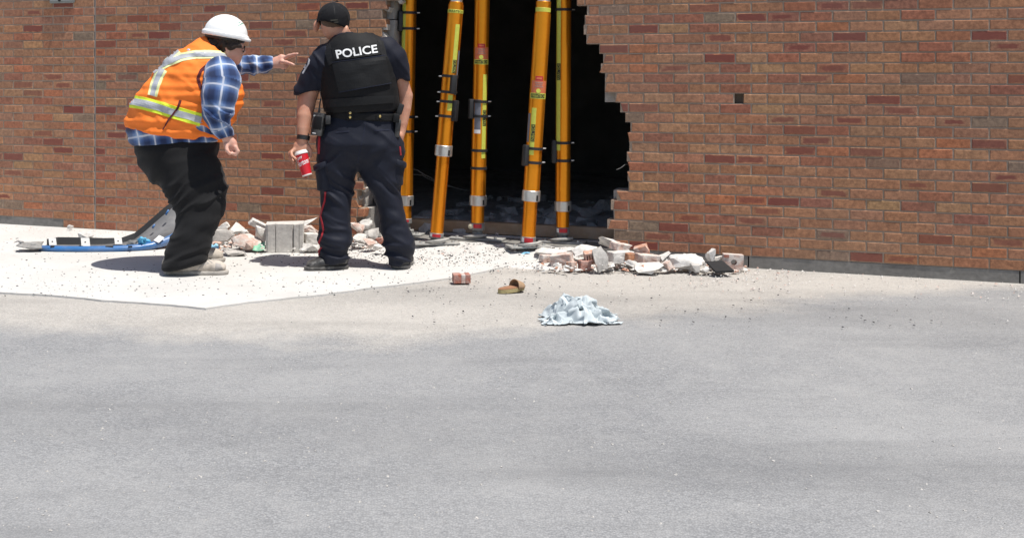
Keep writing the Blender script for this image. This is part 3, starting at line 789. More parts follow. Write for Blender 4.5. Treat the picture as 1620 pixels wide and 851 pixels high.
# second from left, leaning, in the sun
s2 = Strut(690, 378, 722, 2, w2 - 0.10, w2 - 0.10, 0.0575, 'leaning gold strut just right of the police officer, its lower tube ribbed')
s2.body((230, 247), (368, 377), True, 8, 0.0)
s2.ring('top_fitting', -22, 4, 0.045, M['alu']); s2.ring('top_cap', 4, 9, 0.052, M['gold'])
q = s2.ring('band_label', 16, 22, 0.0588, M['yellow']); s2.text('PARATECH', 17.2, 20.8, -60, 60, 0.0022, M['ink'], q)
long_stripe(s2, 39, 116, 6, 40, (95, 116)); s2.patch('reflective_stripe', 150, 175, -4, 32, 0.0015, M['yellow'])
s2.patch('label', 80, 150, 50, 72, 0.0013, M['greylab'])
for y, sd in ((121, -1), (146, -1), (161, -1), (184, -1)): s2.strap(y, side=sd)
s2.block(119, 149, 22); s2.block(159, 192, 55)
s2.foot(377, 0.055, 0.34, 0.12)
# fourth, leaning, in the sun
s4 = Strut(835, 388, 860, 2, w4 - 0.10, w4 - 0.10, 0.0585, 'leaning gold strut with an orange label and a black clamp, second from the right')
s4.body((301, 318), (374, 387), True, 22, 0.0)
s4.ring('upper_sleeve', 3, 24, 0.054, M['gold']); s4.ring('top_fitting', -22, 4, 0.047, M['alu'])
q = s4.ring('band_label', 13, 20, 0.0555, M['yellow'])
info_label(s4, (121, 128), (128, 148), (147.5, 156.5))
long_stripe(s4, 171, 245, -42, -8, (197, 224)); s4.patch('label', 180, 225, -78, -52, 0.0013, M['greylab'])
for y in (235, 257): s4.strap(y, side=1)
s4.block(229, 262, -62); s4.foot(387, 0.07, 0.30, 0.2)
# third, upright, just inside
s3 = Strut(755, 366, 763, 0, w3 + 0.14, w3 + 0.14, 0.0575, 'upright gold strut in the middle of the breach with a red and orange label')
s3.body((309, 325), (352, 364), False, None)
info_label(s3, (70, 76), (75.5, 95), (94.5, 102.5))
long_stripe(s3, 118, 250, 14, 50, (174, 199)); s3.patch('label', 158, 205, -48, 2, 0.0013, M['greylab']); s3.patch('label', 205, 211, -48, 2, 0.0013, M['white'])
for y in (161, 184): s3.strap(y, side=1)
for y in (238, 266): s3.strap(y, side=1, bolt=False)
s3.block(157, 188, -75)
kn = s3.A + s3.d * s3.t(357) + Vector((-0.055, -0.045, 0)); MB().lathe(kn, kn + Vector((-0.2, -1, 0)), [(0, 0.018), (0.012, 0.018), (0.016, 0.012)], 16).build('lock_knob', simple('cream_knob', (0.46, 0.42, 0.30), 0.6), s3.e, 'auto')
s3.foot(364, 0.07, 0.42, 0.0 + WROT)
# fifth, upright at the right
s5 = Strut(890, 372, 892, 0, w5 + 0.20, w5 + 0.20, 0.0555, 'upright gold strut farthest right, a long yellow stripe down its left side')
s5.body((318, 334), (359, 371), False, None)
long_stripe(s5, -40, 238, -72, -30, (101, 127))
for y in (16, 226, 254): s5.strap(y, side=1)
s5.block(222, 258, -85)
s5.foot(371, 0.07, 0.34, WROT)
# first, half hidden behind the officer
s1 = Strut(641, 352, 648, 0, w1 + 0.2, w1 + 0.2, 0.056, 'upright gold strut farthest left, partly hidden behind the police officer')
s1.body((309, 325), (345, 353), False, None)
long_stripe(s1, -30, 100, -75, -30)
for y in (21, 46, 185, 208): s1.strap(y, side=1)
s1.block(18, 50, -80); s1.block(183, 212, -70); s1.foot(353, 0.07, 0.30, WROT)
# timber laid along the inside of the breach
tb = empty('lumber_sill', wall_pt(1.0, 0.44, 0.072), 'weathered brown lumber beam lying along the floor just inside the breach', 'beam')
ss0, ss1 = wall_s(628) - 0.1, wall_s(975) + 0.1
MB().box(wall_pt((ss0 + ss1) / 2, 0.46, 0.072 + 0.045), (ss1 - ss0, 0.09, 0.088), Rw, 0.004).build('beam', M['wood'], tb, 'auto')
# ------------------------------------------------------------------ people
def fabric(name, c, var=0.10, rough=0.9, sheen=0.15, scale=60, spec=0.25):
    b = NB(name); v = b.obj(); f = b.noise(v, 420, 2, 0.5); m = b.noise(v, scale, 4, 0.6); g = b.noise(v, 5, 3)
    k = b.math('ADD', b.math('MULTIPLY', m, 0.5), b.math('MULTIPLY', g, 0.5))
    cc = b.ramp(k, [(0.3, tuple(q * (1 - var * 2) for q in c)), (0.7, tuple(min(1, q * (1 + var * 2)) for q in c))])
    return b.done(cc, rough, 0, b.bump(b.math('ADD', f, b.math('MULTIPLY', m, 0.6)), 0.0012, 0.6), spec, Sheen_Weight=sheen)
M['navy'] = fabric('navy_uniform', (0.0075, 0.0095, 0.019), rough=0.66, sheen=0.03)
M['navy_shirt'] = fabric('navy_shirt', (0.0065, 0.0082, 0.018), rough=0.7, sheen=0.03)
M['vestblack'] = fabric('black_nylon', (0.0055, 0.0055, 0.0062), rough=0.7, sheen=0.02)
M['panel'] = fabric('black_panel', (0.009, 0.0092, 0.0100), rough=0.6, sheen=0.02)
M['blackdenim'] = fabric('black_work_trousers', (0.010, 0.010, 0.011), rough=0.9, sheen=0.05)
M['hivis'] = fabric('hi_vis_orange', (1.0, 0.225, 0.035), var=0.04, rough=0.75, sheen=0.0)
M['lining'] = fabric('dark_binding', (0.10, 0.018, 0.022), rough=0.9)
M['limetape'] = fabric('lime_tape', (0.72, 0.86, 0.06), var=0.03, rough=0.7, sheen=0.0)
M['silvertape'] = fabric('silver_tape', (0.42, 0.43, 0.46), var=0.08, rough=0.45, sheen=0.0, spec=0.6)
M['capblack'] = fabric('cap_cloth', (0.008, 0.008, 0.010), rough=0.9, sheen=0.02)
M['redpipe'] = fabric('red_piping', (0.32, 0.010, 0.02), rough=0.8)
def skin_material(name, c):
    b = NB(name); v = b.obj(); f = b.noise(v, 240, 3, 0.6); g = b.noise(v, 14, 3)
    cc = b.ramp(g, [(0.3, (c[0] * 1.08, c[1] * 1.1, c[2] * 1.1)), (0.7, (c[0] * 0.95, c[1] * 0.78, c[2] * 0.74))])
    return b.done(cc, 0.5, 0, b.bump(f, 0.0006), 0.4, Subsurface_Weight=0.12, Subsurface_Radius=(0.01, 0.004, 0.002), Subsurface_Scale=0.6)
M['skin1'] = skin_material('skin_tan', (0.50, 0.27, 0.185))
M['skin2'] = skin_material('skin_fair', (0.62, 0.37, 0.29))
M['hair'] = fabric('brown_hair', (0.035, 0.022, 0.016), var=0.3, rough=0.5, scale=120)
M['stubble'] = fabric('cropped_hair', (0.12, 0.075, 0.05), var=0.25, rough=0.8, scale=160)
M['bootblack'] = simple('black_boot', (0.020, 0.020, 0.021), 0.5, var=0.2, scale=40, bump=0.001, dust=0.25)
M['boottan'] = simple('dusty_work_boot', (0.44, 0.385, 0.325), 0.9, var=0.16, scale=20, bump=0.002, dust=0.45)
M['sole'] = simple('boot_sole', (0.33, 0.30, 0.265), 0.9, var=0.2, scale=30, dust=0.4)
M['solegrey'] = simple('dark_sole', (0.09, 0.085, 0.08), 0.85, var=0.2, dust=0.45)
def helmet_material():
    b = NB('helmet_shell'); v = b.obj(); c = b.mix(b.ramp(b.noise(v, 14, 4), [(0.5, 0.0), (0.8, 0.25)]), (0.80, 0.80, 0.79), (0.66, 0.65, 0.62))
    return b.done(c, 0.35, 0, None, 0.5)
M['helmet'] = helmet_material()
def plaid_material():
    b = NB('blue_plaid'); sep = b.n('SeparateXYZ', {0: b.attr('pl')}); v = b.obj()
    wob = b.math('MULTIPLY', b.math('SUBTRACT', b.noise(v, 16, 2), 0.5), 0.006)
    def band(c, period, off, w):     # 1 inside a stripe of half width w, soft edges
        x = b.math('ADD', b.math('ADD', c, off), wob)
        d = b.math('PINGPONG', x, period / 2)
        return b.ramp(b.math('DIVIDE', d, period / 2), [(max(w - 0.12, 0.0), 1.0), (w + 0.14, 0.0)])
    def line(c, period, off, w):
        d = b.math('DIVIDE', b.math('PINGPONG', b.math('ADD', b.math('ADD', c, off), wob), period / 2), period / 2); return b.ramp(d, [(w, 1.0), (w + 0.05, 0.0)])
    A, B = sep.outputs[0], sep.outputs[1]
    pa, pb = 0.128, 0.112
    la = band(A, pa, 0.0, 0.30); lb = band(B, pb, 0.02, 0.26)
    da = band(A, pa, 0.064, 0.40); db = band(B, pb, 0.076, 0.38)
    ta = line(A, pa, 0.0, 0.07); tb = line(B, pb, 0.02, 0.07)
    c = b.mix(b.math('MULTIPLY', b.math('ADD', la, lb), 0.48), (0.06, 0.115, 0.28), (0.26, 0.37, 0.58))
    c = b.mix(b.math('MULTIPLY', b.math('ADD', da, db), 0.44), c, (0.014, 0.022, 0.065))
    c = b.mix(b.math('MULTIPLY', b.math('MAXIMUM', ta, tb), 0.55), c, (0.78, 0.78, 0.82))
    f = b.noise(v, 380, 2); return b.done(c, 0.95, 0, b.bump(f, 0.001), 0.2, Sheen_Weight=0.2)
M['plaid'] = plaid_material()

def garment(name, vol, D, mat, parent, wrinkle=None, attrs=None, sm=2):
    V, Q = vol.mesh(D, sm)
    if wrinkle is not None: V = V + vnormals(V, Q) * wrinkle(V)[:, None]
    at = attrs(V) if attrs else None
    return mesh_np(name, V, Q, mat, parent, attrs=at)
def bounds(pts, pad):
    a = np.array([tuple(p) for p in pts]); return a.min(0) - pad, a.max(0) + pad
def creases(V, seed, amp, fz=22, fx=5, slope=0.35):
    """slanting cloth folds: sharp ridges with soft valleys"""
    q = np.stack([V[:, 0] * fx, V[:, 1] * fx, (V[:, 2] + slope * V[:, 0] + 0.05 * fbm(V * 4, seed + 3, 2)) * fz], 1)
    n = vnoise(q, seed) + 0.25 * vnoise(q * 1.9, seed + 1); r = 1 - np.sqrt(n * n + 0.01); return amp * (r ** 2 - 0.5)

# ================= police officer, seen from behind
OY = 8.25
def O(x, y, dy=0.0): return P(x, y, OY + dy)
px = OY / F                                                      # metres per photo pixel
off = empty('person', (O(575, 420).x, OY, 0), 'police officer in black vest and cap seen from behind, holding a red cup', 'person')
# trousers
tv = Vol(*bounds([O(490, 180, -0.30), O(665, 428, 0.30)], 0.03), 0.0085)
pel = tv.loft([(O(573, 186), .232, .150), (O(570, 205), .255, .165), (O(568, 228, -0.01), .272, .168), (O(568, 236, -0.01), .27, .12)], k=0.04)
ll = [(O(537, 234), .150, .160), (O(533.5, 256), .142, .150), (O(533, 272, -0.005), .136, .142), (O(533, 287, -0.01), .124, .130), (O(534.5, 306, -0.02), .112, .118), (O(531, 345, -0.03), .112, .118), (O(530, 378, -0.04), .117, .122), (O(528, 412, -0.05), .106, .118)]
rl = [(O(602, 234), .152, .160), (O(603, 256), .155, .150), (O(603.5, 270), .150, .142), (O(607, 288, -0.01), .130, .130), (O(611, 306, -0.01), .104, .115), (O(621.5, 343, -0.02), .092, .110), (O(628, 378, -0.03), .108, .116), (O(632, 396, -0.03), .106, .114), (O(633, 411, -0.03), .080, .100)]
LL = tv.loft([(c, a * 0.94, b) for c, a, b in ll], k=0.02); RL = tv.loft([(c, a * 0.95, b) for c, a, b in rl], k=0.02)
D = smin(pel, smin(LL, RL, 0.012), 0.05)
D = np.maximum(D, tv.plane(O(573, 182), (0, 0, 1))); D = np.maximum(D, tv.plane((0, 0, 0.035), (0, 0, -1)))
def tw(V):
    z = V[:, 2]; low = np.clip((0.42 - z) / 0.3, 0, 1); w = creases(V, 3, 0.014, 10, 3.5, 0.6)
    w = w + low * creases(V, 8, 0.034, 17, 3.5, 0.35)
    knee = np.exp(-((z - 0.52) / 0.10) ** 2); w = w + knee * creases(V, 12, 0.024, 15, 3, 0.9)
    seat = np.exp(-((z - 0.76) / 0.09) ** 2); w = w + seat * creases(V, 15, 0.020, 12, 3, -0.8)
    return w
trs = garment('trousers', tv, D, M['navy'], off, tw)
bt = bvh_of(trs)
# back seam, pockets, piping and cargo pockets on the trousers
M['seam'] = fabric('dark_seam', (0.010, 0.013, 0.028))
pts, fc = grid_uv(14, 1); drape('seam', bt, pts, fc, strip_map([(578, 192), (575, 215), (568, 245), (566, 258)], 1.6), M['seam'], trs, 0.0, 0.0015)
for ln in ([(531, 210), (552, 208)], [(592, 207), (616, 206)]): drape('pocket_welt', bt, pts, fc, strip_map(ln, 2.2), M['seam'], trs, 0.001, 0.002)
pts, fc = grid_uv(60, 2)
drape('piping', bt, pts, fc, strip_map([(505.5, 214), (505, 228), (504.5, 244)], 3.0), M['redpipe'], trs, 0.001, 0.003)
drape('piping', bt, pts, fc, strip_map([(515, 304), (514, 318), (509, 334), (507, 342), (510, 354), (512, 364), (509, 374), (505, 383), (505, 388)], 2.2), M['redpipe'], trs, 0.001, 0.003)
drape('piping', bt, pts, fc, strip_map([(509, 391), (505, 397), (504, 404)], 2.2), M['redpipe'], trs, 0.001, 0.003)
drape('piping', bt, pts, fc, strip_map([(632.5, 232), (634, 246)], 2.2), M['redpipe'], trs, 0.001, 0.002)
def pocket(x, y0, y1, w, dy, sx):
    v2 = Vol(*bounds([O(x - 30, y0 - 12, dy - 0.2), O(x + 30, y1 + 12, dy + 0.2)], 0.02), 0.008)
    b_ = v2.loft([(O(x, y0 + 3, dy), w, .085), (O(x - sx * 2, y1 - 6, dy), w * 0.95, .08)], k=0.01)
    b_ = np.maximum(b_, v2.plane(O(x, y0 + 4, dy), (0, 0, 1))); b_ = np.maximum(b_, v2.plane(O(x, y1, dy), (0, 0, -1)))
    o = garment('cargo_pocket', v2, b_, M['navy'], trs, lambda V: creases(V, 33, 0.006, 18, 6))
    v3 = Vol(*bounds([O(x - 34, y0 - 14, dy - 0.2), O(x + 34, y0 + 22, dy + 0.2)], 0.02), 0.007)
    f_ = v3.loft([(O(x - sx * 0, y0 - 4, dy), w * 0.98, .09), (O(x + sx * 1, y0 + 7, dy), w * 1.12, .098)], k=0.01)
    n = Vector((sx * 0.45, 0, 1)); f_ = np.maximum(f_, v3.plane(O(x, y0 - 3, dy), n)); f_ = np.maximum(f_, -v3.plane(O(x, y0 + 7, dy), n))
    garment('pocket_flap', v3, f_, M['navy'], o)
pocket(513.5, 257, 302, .067, -0.045, -1); pocket(627, 253, 294, .060, -0.03, 1)
# boots
def boot(vol_pts, chain, top, mats, parent, sole_mat, side=(0, 0, 1), sole_h=0.028, name='boot'):
    lo, hi = bounds(vol_pts, 0.09); v = Vol(lo, hi, 0.006)
    D = v.loft(chain, side=side, k=0.03)
    if top: D = smin(D, v.cone(top, 0.02), 0.03)
    D = np.maximum(D, v.plane((0, 0, sole_h - 0.004), (0, 0, -1)))
    o = garment(name, v, D, mats, parent, lambda V: 0.002 * fbm(V * 40, 5))
    c2 = [((c[0], c[1], 0.02), a * 0 + 0.05, b * 1.06) for c, a, b in chain]
    D2 = v.loft(c2, side=side, k=0.03); D2 = np.maximum(D2, v.plane((0, 0, sole_h), (0, 0, 1))); D2 = np.maximum(D2, v.plane((0, 0, 0.0), (0, 0, -1)))
    garment('sole', v, D2, sole_mat, o); return o
a = G(541, 427); b_ = G(488, 425)
ch = [((541 - 600) / F * 8.17, 8.19, .065, .05, .046), ((528 - 600) / F * 8.17, 8.185, .06, .05, .045), ((508 - 600) / F * 8.15, 8.15, .045, .038, .048), ((492 - 600) / F * 8.14, 8.13, .036, .030, .046)]
boot([(q[0], q[1], 0) for q in ch] + [(ch[0][0], ch[0][1], .14)], [((x, y, z), hgt, wd) for x, y, z, hgt, wd in ch], [((ch[0][0] - .02, ch[0][1], .09), .055), ((ch[0][0] - .03, ch[0][1], .14), .055)], M['bootblack'], off, M['solegrey'])
ch = [((633.5 - 600) / F * 8.19, 8.20, .06, .052, .062), ((635 - 600) / F * 8.2, 8.27, .055, .048, .058), ((640 - 600) / F * 8.2, 8.36, .045, .036, .056), ((644 - 600) / F * 8.2, 8.43, .036, .030, .05)]
boot([(q[0], q[1], 0) for q in ch] + [(ch[0][0], ch[0][1], .14)], [((x, y, z), hgt, wd) for x, y, z, hgt, wd in ch], [((ch[0][0], ch[0][1] + .01, .08), .058), ((ch[0][0], ch[0][1] + .02, .14), .056)], M['bootblack'], off, M['solegrey'])
# shirt
tor = [(O(573, 184), .225, .150), (O(571, 160), .235, .155), (O(568, 130), .243, .160), (O(564, 105), .245, .155), (O(560, 86), .215, .125), (O(553, 70, 0.01), .120, .095), (O(546, 60, 0.02), .075, .075)]
lsl = [(O(519, 88), .088, .100), (O(506, 103), .090, .10), (O(495, 125, 0.02), .088, .095), (O(485, 147, 0.03), .094, .095)]
rsl = [(O(613, 79), .085, .10), (O(624, 92, 0.01), .085, .098), (O(630, 108, 0.02), .078, .09), (O(634, 126, 0.03), .070, .085)]
sv = Vol(*bounds([O(455, 45, -0.25), O(660, 190, 0.25)], 0.03), 0.0085)
T_ = sv.loft(tor, k=0.05); A1 = sv.loft(lsl, k=0.03); A2 = sv.loft(rsl, k=0.03)
A1 = np.maximum(A1, sv.plane(O(485, 147, 0.03), (0.10, 0, -0.40))); A2 = np.maximum(A2, sv.plane(O(634, 125, 0.03), (-0.12, 0, -0.40)))
D = smin(T_, smin(A1, A2, 0.02), 0.035)
D = np.maximum(D, sv.plane(O(573, 184), (0, 0, -1))); D = np.maximum(D, sv.plane(O(545, 61, 0), (-0.25, 0, 1)))
sleeve = lambda V: creases(V, 41, 0.014, 12, 6, 0.9)
shirt = garment('shirt', sv, D, M['navy_shirt'], off, sleeve)
# collar
cv = Vol(*bounds([O(515, 40, -0.12), O(570, 75, 0.16)], 0.02), 0.006)
R_ = Matrix.Rotation(math.radians(9), 3, 'Y')
outer = cv.loft([(O(546, 71, 0.015), .108, .100), (O(541, 56, 0.02), .082, .085)], k=0.01); inner = cv.loft([(O(546, 74, 0.02), .092, .085), (O(540, 46, 0.02), .067, .070)], k=0.01)
D = np.maximum(outer, -inner); D = np.maximum(D, cv.plane(O(541, 56, 0), (-0.28, 0.25, 1))); D = np.maximum(D, cv.plane(O(546, 68, 0), (0.1, -0.2, -1)))
garment('collar', cv, D, M['navy_shirt'], shirt)
# ballistic vest
vv = Vol(*bounds([O(490, 55, -0.26), O(645, 190, 0.24)], 0.02), 0.0085)
vt = [(O(573, 176), .245, .172), (O(571, 160), .250, .178), (O(568, 130), .254, .182), (O(564, 105), .250, .178), (O(560, 86), .225, .150), (O(554, 71, 0.01), .150, .112)]
D = vv.loft(vt, k=0.05)
D = smax(D, -vv.cone([(O(492, 82), .10), (O(502, 112), .085), (O(509, 130), .02)], 0.02), 0.02)
D = smax(D, -vv.cone([(O(633, 72), .085), (O(640, 105), .105), (O(640, 130), .05)], 0.02), 0.02)
D = np.maximum(D, -vv.cone([(O(543, 48, 0.03), .10), (O(545, 64, 0.03), .088)], 0.01))
D = np.maximum(D, vv.plane(O(573, 177), (0.02, 0, -1)))
vest = garment('ballistic_vest', vv, D, M['vestblack'], off, lambda V: creases(V, 51, 0.005, 13, 4, -0.3) + 0.004 * fbm(V * 9, 7))
bv = bvh_of(vest)
pts, fc = grid_uv(24, 12)
pn = drape('back_panel', bv, pts, fc, quad_map([(526, 99), (608, 88.5), (617, 132), (537, 147)]), M['panel'], vest, 0.004, 0.008)
pp = drape('name_patch', bv, pts, fc, quad_map([(525.5, 77.5), (599, 68), (602.5, 87.5), (530, 97.5)]), M['vestblack'], vest, 0.004, 0.009)
pb = bvh_of(pp)
fr = quad_map([(527.5, 79), (597.5, 70.2), (600.2, 86.2), (531.5, 95.4)])
for ln in (((0, 0), (1, 0)), ((1, 0), (1, 1)), ((1, 1), (0, 1)), ((0, 1), (0, 0))):
    g1, f1 = grid_uv(24, 1); drape('patch_border', pb, g1, f1, strip_map([fr(*ln[0]), fr(*ln[1])], 1.0), M['panel'], pp, 0.0005, 0.001)
def letter_drape(body, quad, bvh, mat, parent, off=0.0015, bold=0.0, shear=0.0, sub=0.03):
    V, Fc = text_mesh(body, shear=shear, bold=bold, res=4); qm = quad_map(quad)
    return drape('lettering', bvh, [(u, 1 - v) for u, v in V], Fc, qm, mat, parent, off, 0.0015)
letter_drape('POLICE', [(530.5, 80.2), (595.5, 71.2), (597.8, 84.0), (533.5, 93.5)], pb, M['white'], pp, bold=0.02)
for ln in ([(537, 146.5), (617, 131.8)], [(526, 99.5), (608, 89)]): g1, f1 = grid_uv(24, 1); drape('stitching', bv, g1, f1, strip_map(ln, 1.2), M['seam'], vest, 0.012, 0.002)
drape('shoulder_strap', bv, *grid_uv(10, 4), quad_map([(512, 74), (522, 70), (531, 99), (521, 104)]), M['panel'], vest, 0.003, 0.006)
drape('shoulder_strap', bv, *grid_uv(10, 4), quad_map([(597, 66), (607, 66), (611, 92), (603, 92)]), M['panel'], vest, 0.003, 0.006)
drape('side_strap', bv, *grid_uv(24, 3), quad_map([(508, 158), (622, 151), (622, 163), (508, 171)]), M['panel'], vest, 0.003, 0.005)
# shoulder flash on the left sleeve
bs = bvh_of(shirt)
line = [(479, 117), (483, 110), (488, 102), (489.5, 95), (486, 91.5), (483, 92)]
drape('shoulder_flash', bs, *grid_uv(24, 2), strip_map(line, 2.0), M['silvertape'], shirt, 0.001, 0.002)
drape('shoulder_flash', bs, *grid_uv(10, 3), strip_map([(484.5, 97), (481, 108)], 2.5), M['silvertape'], shirt, 0.001, 0.001)
# duty belt with keepers
dv = Vol(*bounds([O(500, 165, -0.28), O(645, 200, 0.26)], 0.02), 0.007)
bo = dv.loft([(O(573, 196), .250, .172), (O(573, 172), .248, .172)], k=0.01); bi = dv.loft([(O(573, 210), .225, .15), (O(573, 160), .225, .15)], k=0.01)
D = np.maximum(np.maximum(bo, -bi), np.maximum(dv.plane(O(573, 177, 0), (0.05, 0, 1)), dv.plane(O(573, 189.5, 0), (-0.05, 0, -1))))
belt = garment('duty_belt', dv, D, M['vestblack'], off, sm=1)
bb = bvh_of(belt)
for x in (554, 600):
    kp = drape('belt_keeper', bb, *grid_uv(4, 4), quad_map([(x - 5, 175), (x + 5, 174.5), (x + 5, 189), (x - 5, 189.5)]), M['vestblack'], belt, 0.002, 0.005)
    for y in (179.0, 185.5):
        p, n = hit(bb, x + 0.5, y - (1 if x > 580 else 0))
        if p is not None: MB().lathe(p, p + n, [(0.004, 0.0085), (0.012, 0.0085), (0.015, 0.004)], 12).build('snap', simple('brass', (0.72, 0.55, 0.22), 0.3, 0.9) if 'brass' not in bpy.data.materials else bpy.data.materials['brass'], belt, 'auto')
# radio and holster on the belt
Rr = Matrix.Rotation(math.radians(7), 3, 'Y') @ Matrix.Rotation(math.radians(-25), 3, 'Z')
c = O(504, 197, -0.09); rad = MB().box(c, (0.085, 0.05, 0.155), Rr, 0.008).build('radio', M['bootblack'], off, 'auto')
MB().lathe(c + Rr @ Vector((-0.01, 0, 0.075)), c + Rr @ Vector((0.0, 0.0, 1)), [(0, 0.008), (0.02, 0.008), (0.025, 0.006), (0.095, 0.0045), (0.10, 0.003)], 10).build('antenna', M['black'], rad, 'auto')
MB().box(c + Rr @ Vector((0.005, -0.027, 0.01)), (0.06, 0.008, 0.09), Rr, 0.003).build('speaker_grille', M['panel'], rad, 'auto')
MB().box(c + Rr @ Vector((-0.012, -0.027, -0.062)), (0.026, 0.004, 0.006), Rr).build('badge', M['white'], rad)
MB().lathe(c + Rr @ Vector((-0.025, -0.024, 0.055)), c + Rr @ Vector((-0.025, -0.1, 0.055)), [(0, 0.007), (0.008, 0.006)], 10).build('indicator', M['alu'], rad)
MB().box(O(519, 190, -0.13), (0.035, 0.04, 0.06), None, 0.006).build('pouch', M['bootblack'], off, 'auto')
hb = MB(); Rh = Matrix.Rotation(math.radians(6), 3, 'Y')
hb.box(O(629, 203, -0.07), (0.038, 0.07, 0.125), Rh, 0.010); ho = hb.build('holster', M['bootblack'], off, 'auto')
MB().box(O(633, 173, -0.075), (0.04, 0.06, 0.075), Matrix.Rotation(math.radians(18), 3, 'Y'), 0.01).build('pistol_grip', M['black'], ho, 'auto')
MB().box(O(627, 187, -0.09), (0.045, 0.05, 0.06), Rh, 0.008).build('holster_hood', M['panel'], ho, 'auto')
# body: head, neck, arms and hands as one surface
hv = Vol(*bounds([O(448, -2, -0.25), O(660, 262, 0.22)], 0.03), 0.0075)
hc = O(527.5, 34, 0.035); Rt = Matrix.Rotation(math.radians(11), 3, 'Y') @ Matrix.Rotation(math.radians(-18), 3, 'Z')
D = hv.ell(hc, (.082, .102, .118), Rt)
D = smin(D, hv.ell(hc + Rt @ Vector((0, 0.035, -0.065)), (.062, .075, .062), Rt), 0.03)                # jaw
D = smin(D, hv.ell(hc + Rt @ Vector((0, 0.115, -0.02)), (.014, .022, .026), Rt), 0.015)                # nose
D = smin(D, hv.ell(hc + Rt @ Vector((0, 0.095, -0.068)), (.028, .014, .012), Rt), 0.012)               # mouth
for sx in (-1, 1):
    D = smin(D, hv.ell(hc + Rt @ Vector((sx * 0.109, -0.02, -0.055)), (.019, .028, .042), Rt @ Matrix.Rotation(sx * 0.35, 3, 'Z')), 0.008)
D = smin(D, hv.cone([(O(532, 46, 0.03), .063), (O(541, 58, 0.03), .066), (O(550, 75, 0.03), .075)]), 0.03)
D = smin(D, hv.loft([(c, a - 0.05, b - 0.05) for c, a, b in tor[1:5]], k=0.03), 0.03)
larm = [(O(519, 92), .062), (O(500, 120, 0.02), .062), (O(487, 152, 0.03), .066), (O(484.5, 166, 0.02), .063), (O(482, 184, -0.01), .056), (O(480, 203, -0.03), .046), (O(479, 218, -0.04), .039)]
rarm = [(O(616, 84), .06), (O(628, 110, 0.03), .058), (O(635, 135, 0.05), .056), (O(640, 152, 0.06), .057), (O(639, 172, 0.05), .050), (O(636, 195, 0.03), .040), (O(634, 208, 0.02), .034)]
D = smin(D, hv.cone(larm, 0.003), 0.03); D = smin(D, hv.cone(rarm, 0.003), 0.03)
# left hand over the cup lid
D = smin(D, hv.loft([(O(478.5, 222, -0.04), .036, .026), (O(477, 231, -0.045), .052, .026), (O(476, 238, -0.05), .056, .024)], k=0.01), 0.015)
for fx in ([(466, 236, -0.06), (460.5, 241, -0.075), (462, 247, -0.105), (468, 251.5, -0.125)], [(464.5, 237, -0.045), (458, 242.5, -0.05), (458.5, 249.5, -0.07), (464, 255, -0.09)],
           [(463.5, 238, -0.03), (457.5, 244, -0.02), (459, 252, -0.03), (464.5, 258, -0.045)], [(466, 237, -0.015), (461, 244, 0.01), (462.5, 252, 0.01), (467, 257, 0.0)]):
    D = smin(D, hv.cone([(O(*p), r) for p, r in zip(fx, (.013, .0115, .0105, .0095))], 0.006), 0.005)
D = smin(D, hv.cone([(O(487, 232, -0.05), .016), (O(491.5, 238.5, -0.05), .0135), (O(491.5, 246, -0.06), .012), (O(489.5, 251, -0.075), .0105)], 0.006), 0.008)
# right hand hanging by the holster
D = smin(D, hv.loft([(O(634, 208, 0.02), .028, .034), (O(633.5, 216, 0.015), .024, .046), (O(633, 223, 0.01), .022, .046)], k=0.01), 0.012)
for i, (dy, ln) in enumerate(((0.045, 10), (0.02, 12), (-0.005, 11.5), (-0.028, 9))):
    D = smin(D, hv.cone([(O(633, 224, dy), .0115), (O(633.5, 224 + ln * 0.5, dy - 0.004), .0105), (O(630.5, 224 + ln, dy - 0.01), .0092)], 0.006), 0.005)
D = smin(D, hv.cone([(O(631, 213, -0.03), .014), (O(628.5, 221, -0.045), .012), (O(628.5, 227, -0.045), .0105)], 0.006), 0.008)
body = garment('body', hv, D, M['skin1'], off, sm=1)
# watch
w0 = O(480.3, 214.5, -0.036); w1_ = O(479.3, 221.5, -0.04)
MB().lathe(w0, w1_, [(0, .040), (0.0, .0455), ((w1_ - w0).length, .0445), ((w1_ - w0).length, .039)], 28).build('wristwatch', M['black'], off, 'auto')
# cap and cropped hair
kv = Vol(*bounds([O(490, -8, -0.16), O(562, 62, 0.32)], 0.02), 0.006)
kc = hc + Rt @ Vector((0, -0.005, 0.018))
def dome(rx, ry, rz):
    up = np.maximum(kv.ell(kc, (rx, ry, rz), Rt), -kv.plane(kc, Rt @ Vector((0, 0, 1))))
    cyl = kv.loft([(kc + Rt @ Vector((0, 0, 0.002)), rx, ry), (kc - Rt @ Vector((0, 0, 0.12)), rx * 0.95, ry * 0.95)], side=tuple(Rt @ Vector((1, 0, 0))), k=0.002, cap=0.01)
    return np.minimum(up, np.maximum(cyl, kv.plane(kc, Rt @ Vector((0, 0, 1)))))
D = dome(.112, .125, .112); D = np.maximum(D, -dome(.102, .115, .102)); D = np.maximum(D, kv.plane(hc + Rt @ Vector((0, 0, -0.040)), Rt @ Vector((0, -0.20, -1))))
cap = garment('cap', kv, D, M['capblack'], off, lambda V: 0.0015 * fbm(V * 30, 2))
br = kv.ell(kc + Rt @ Vector((0, 0.135, -0.045)), (.085, .075, .010), Rt); garment('cap_brim', kv, br, M['capblack'], cap)
tp = kc + Rt @ Vector((0, 0, 0.121)); MB().lathe(tp, tp + Rt @ Vector((0, 0, 1)), [(-0.004, .011), (0.003, .010), (0.006, .004)], 12).build('cap_button', M['capblack'], cap, 'auto')
cb = bvh_of(cap)
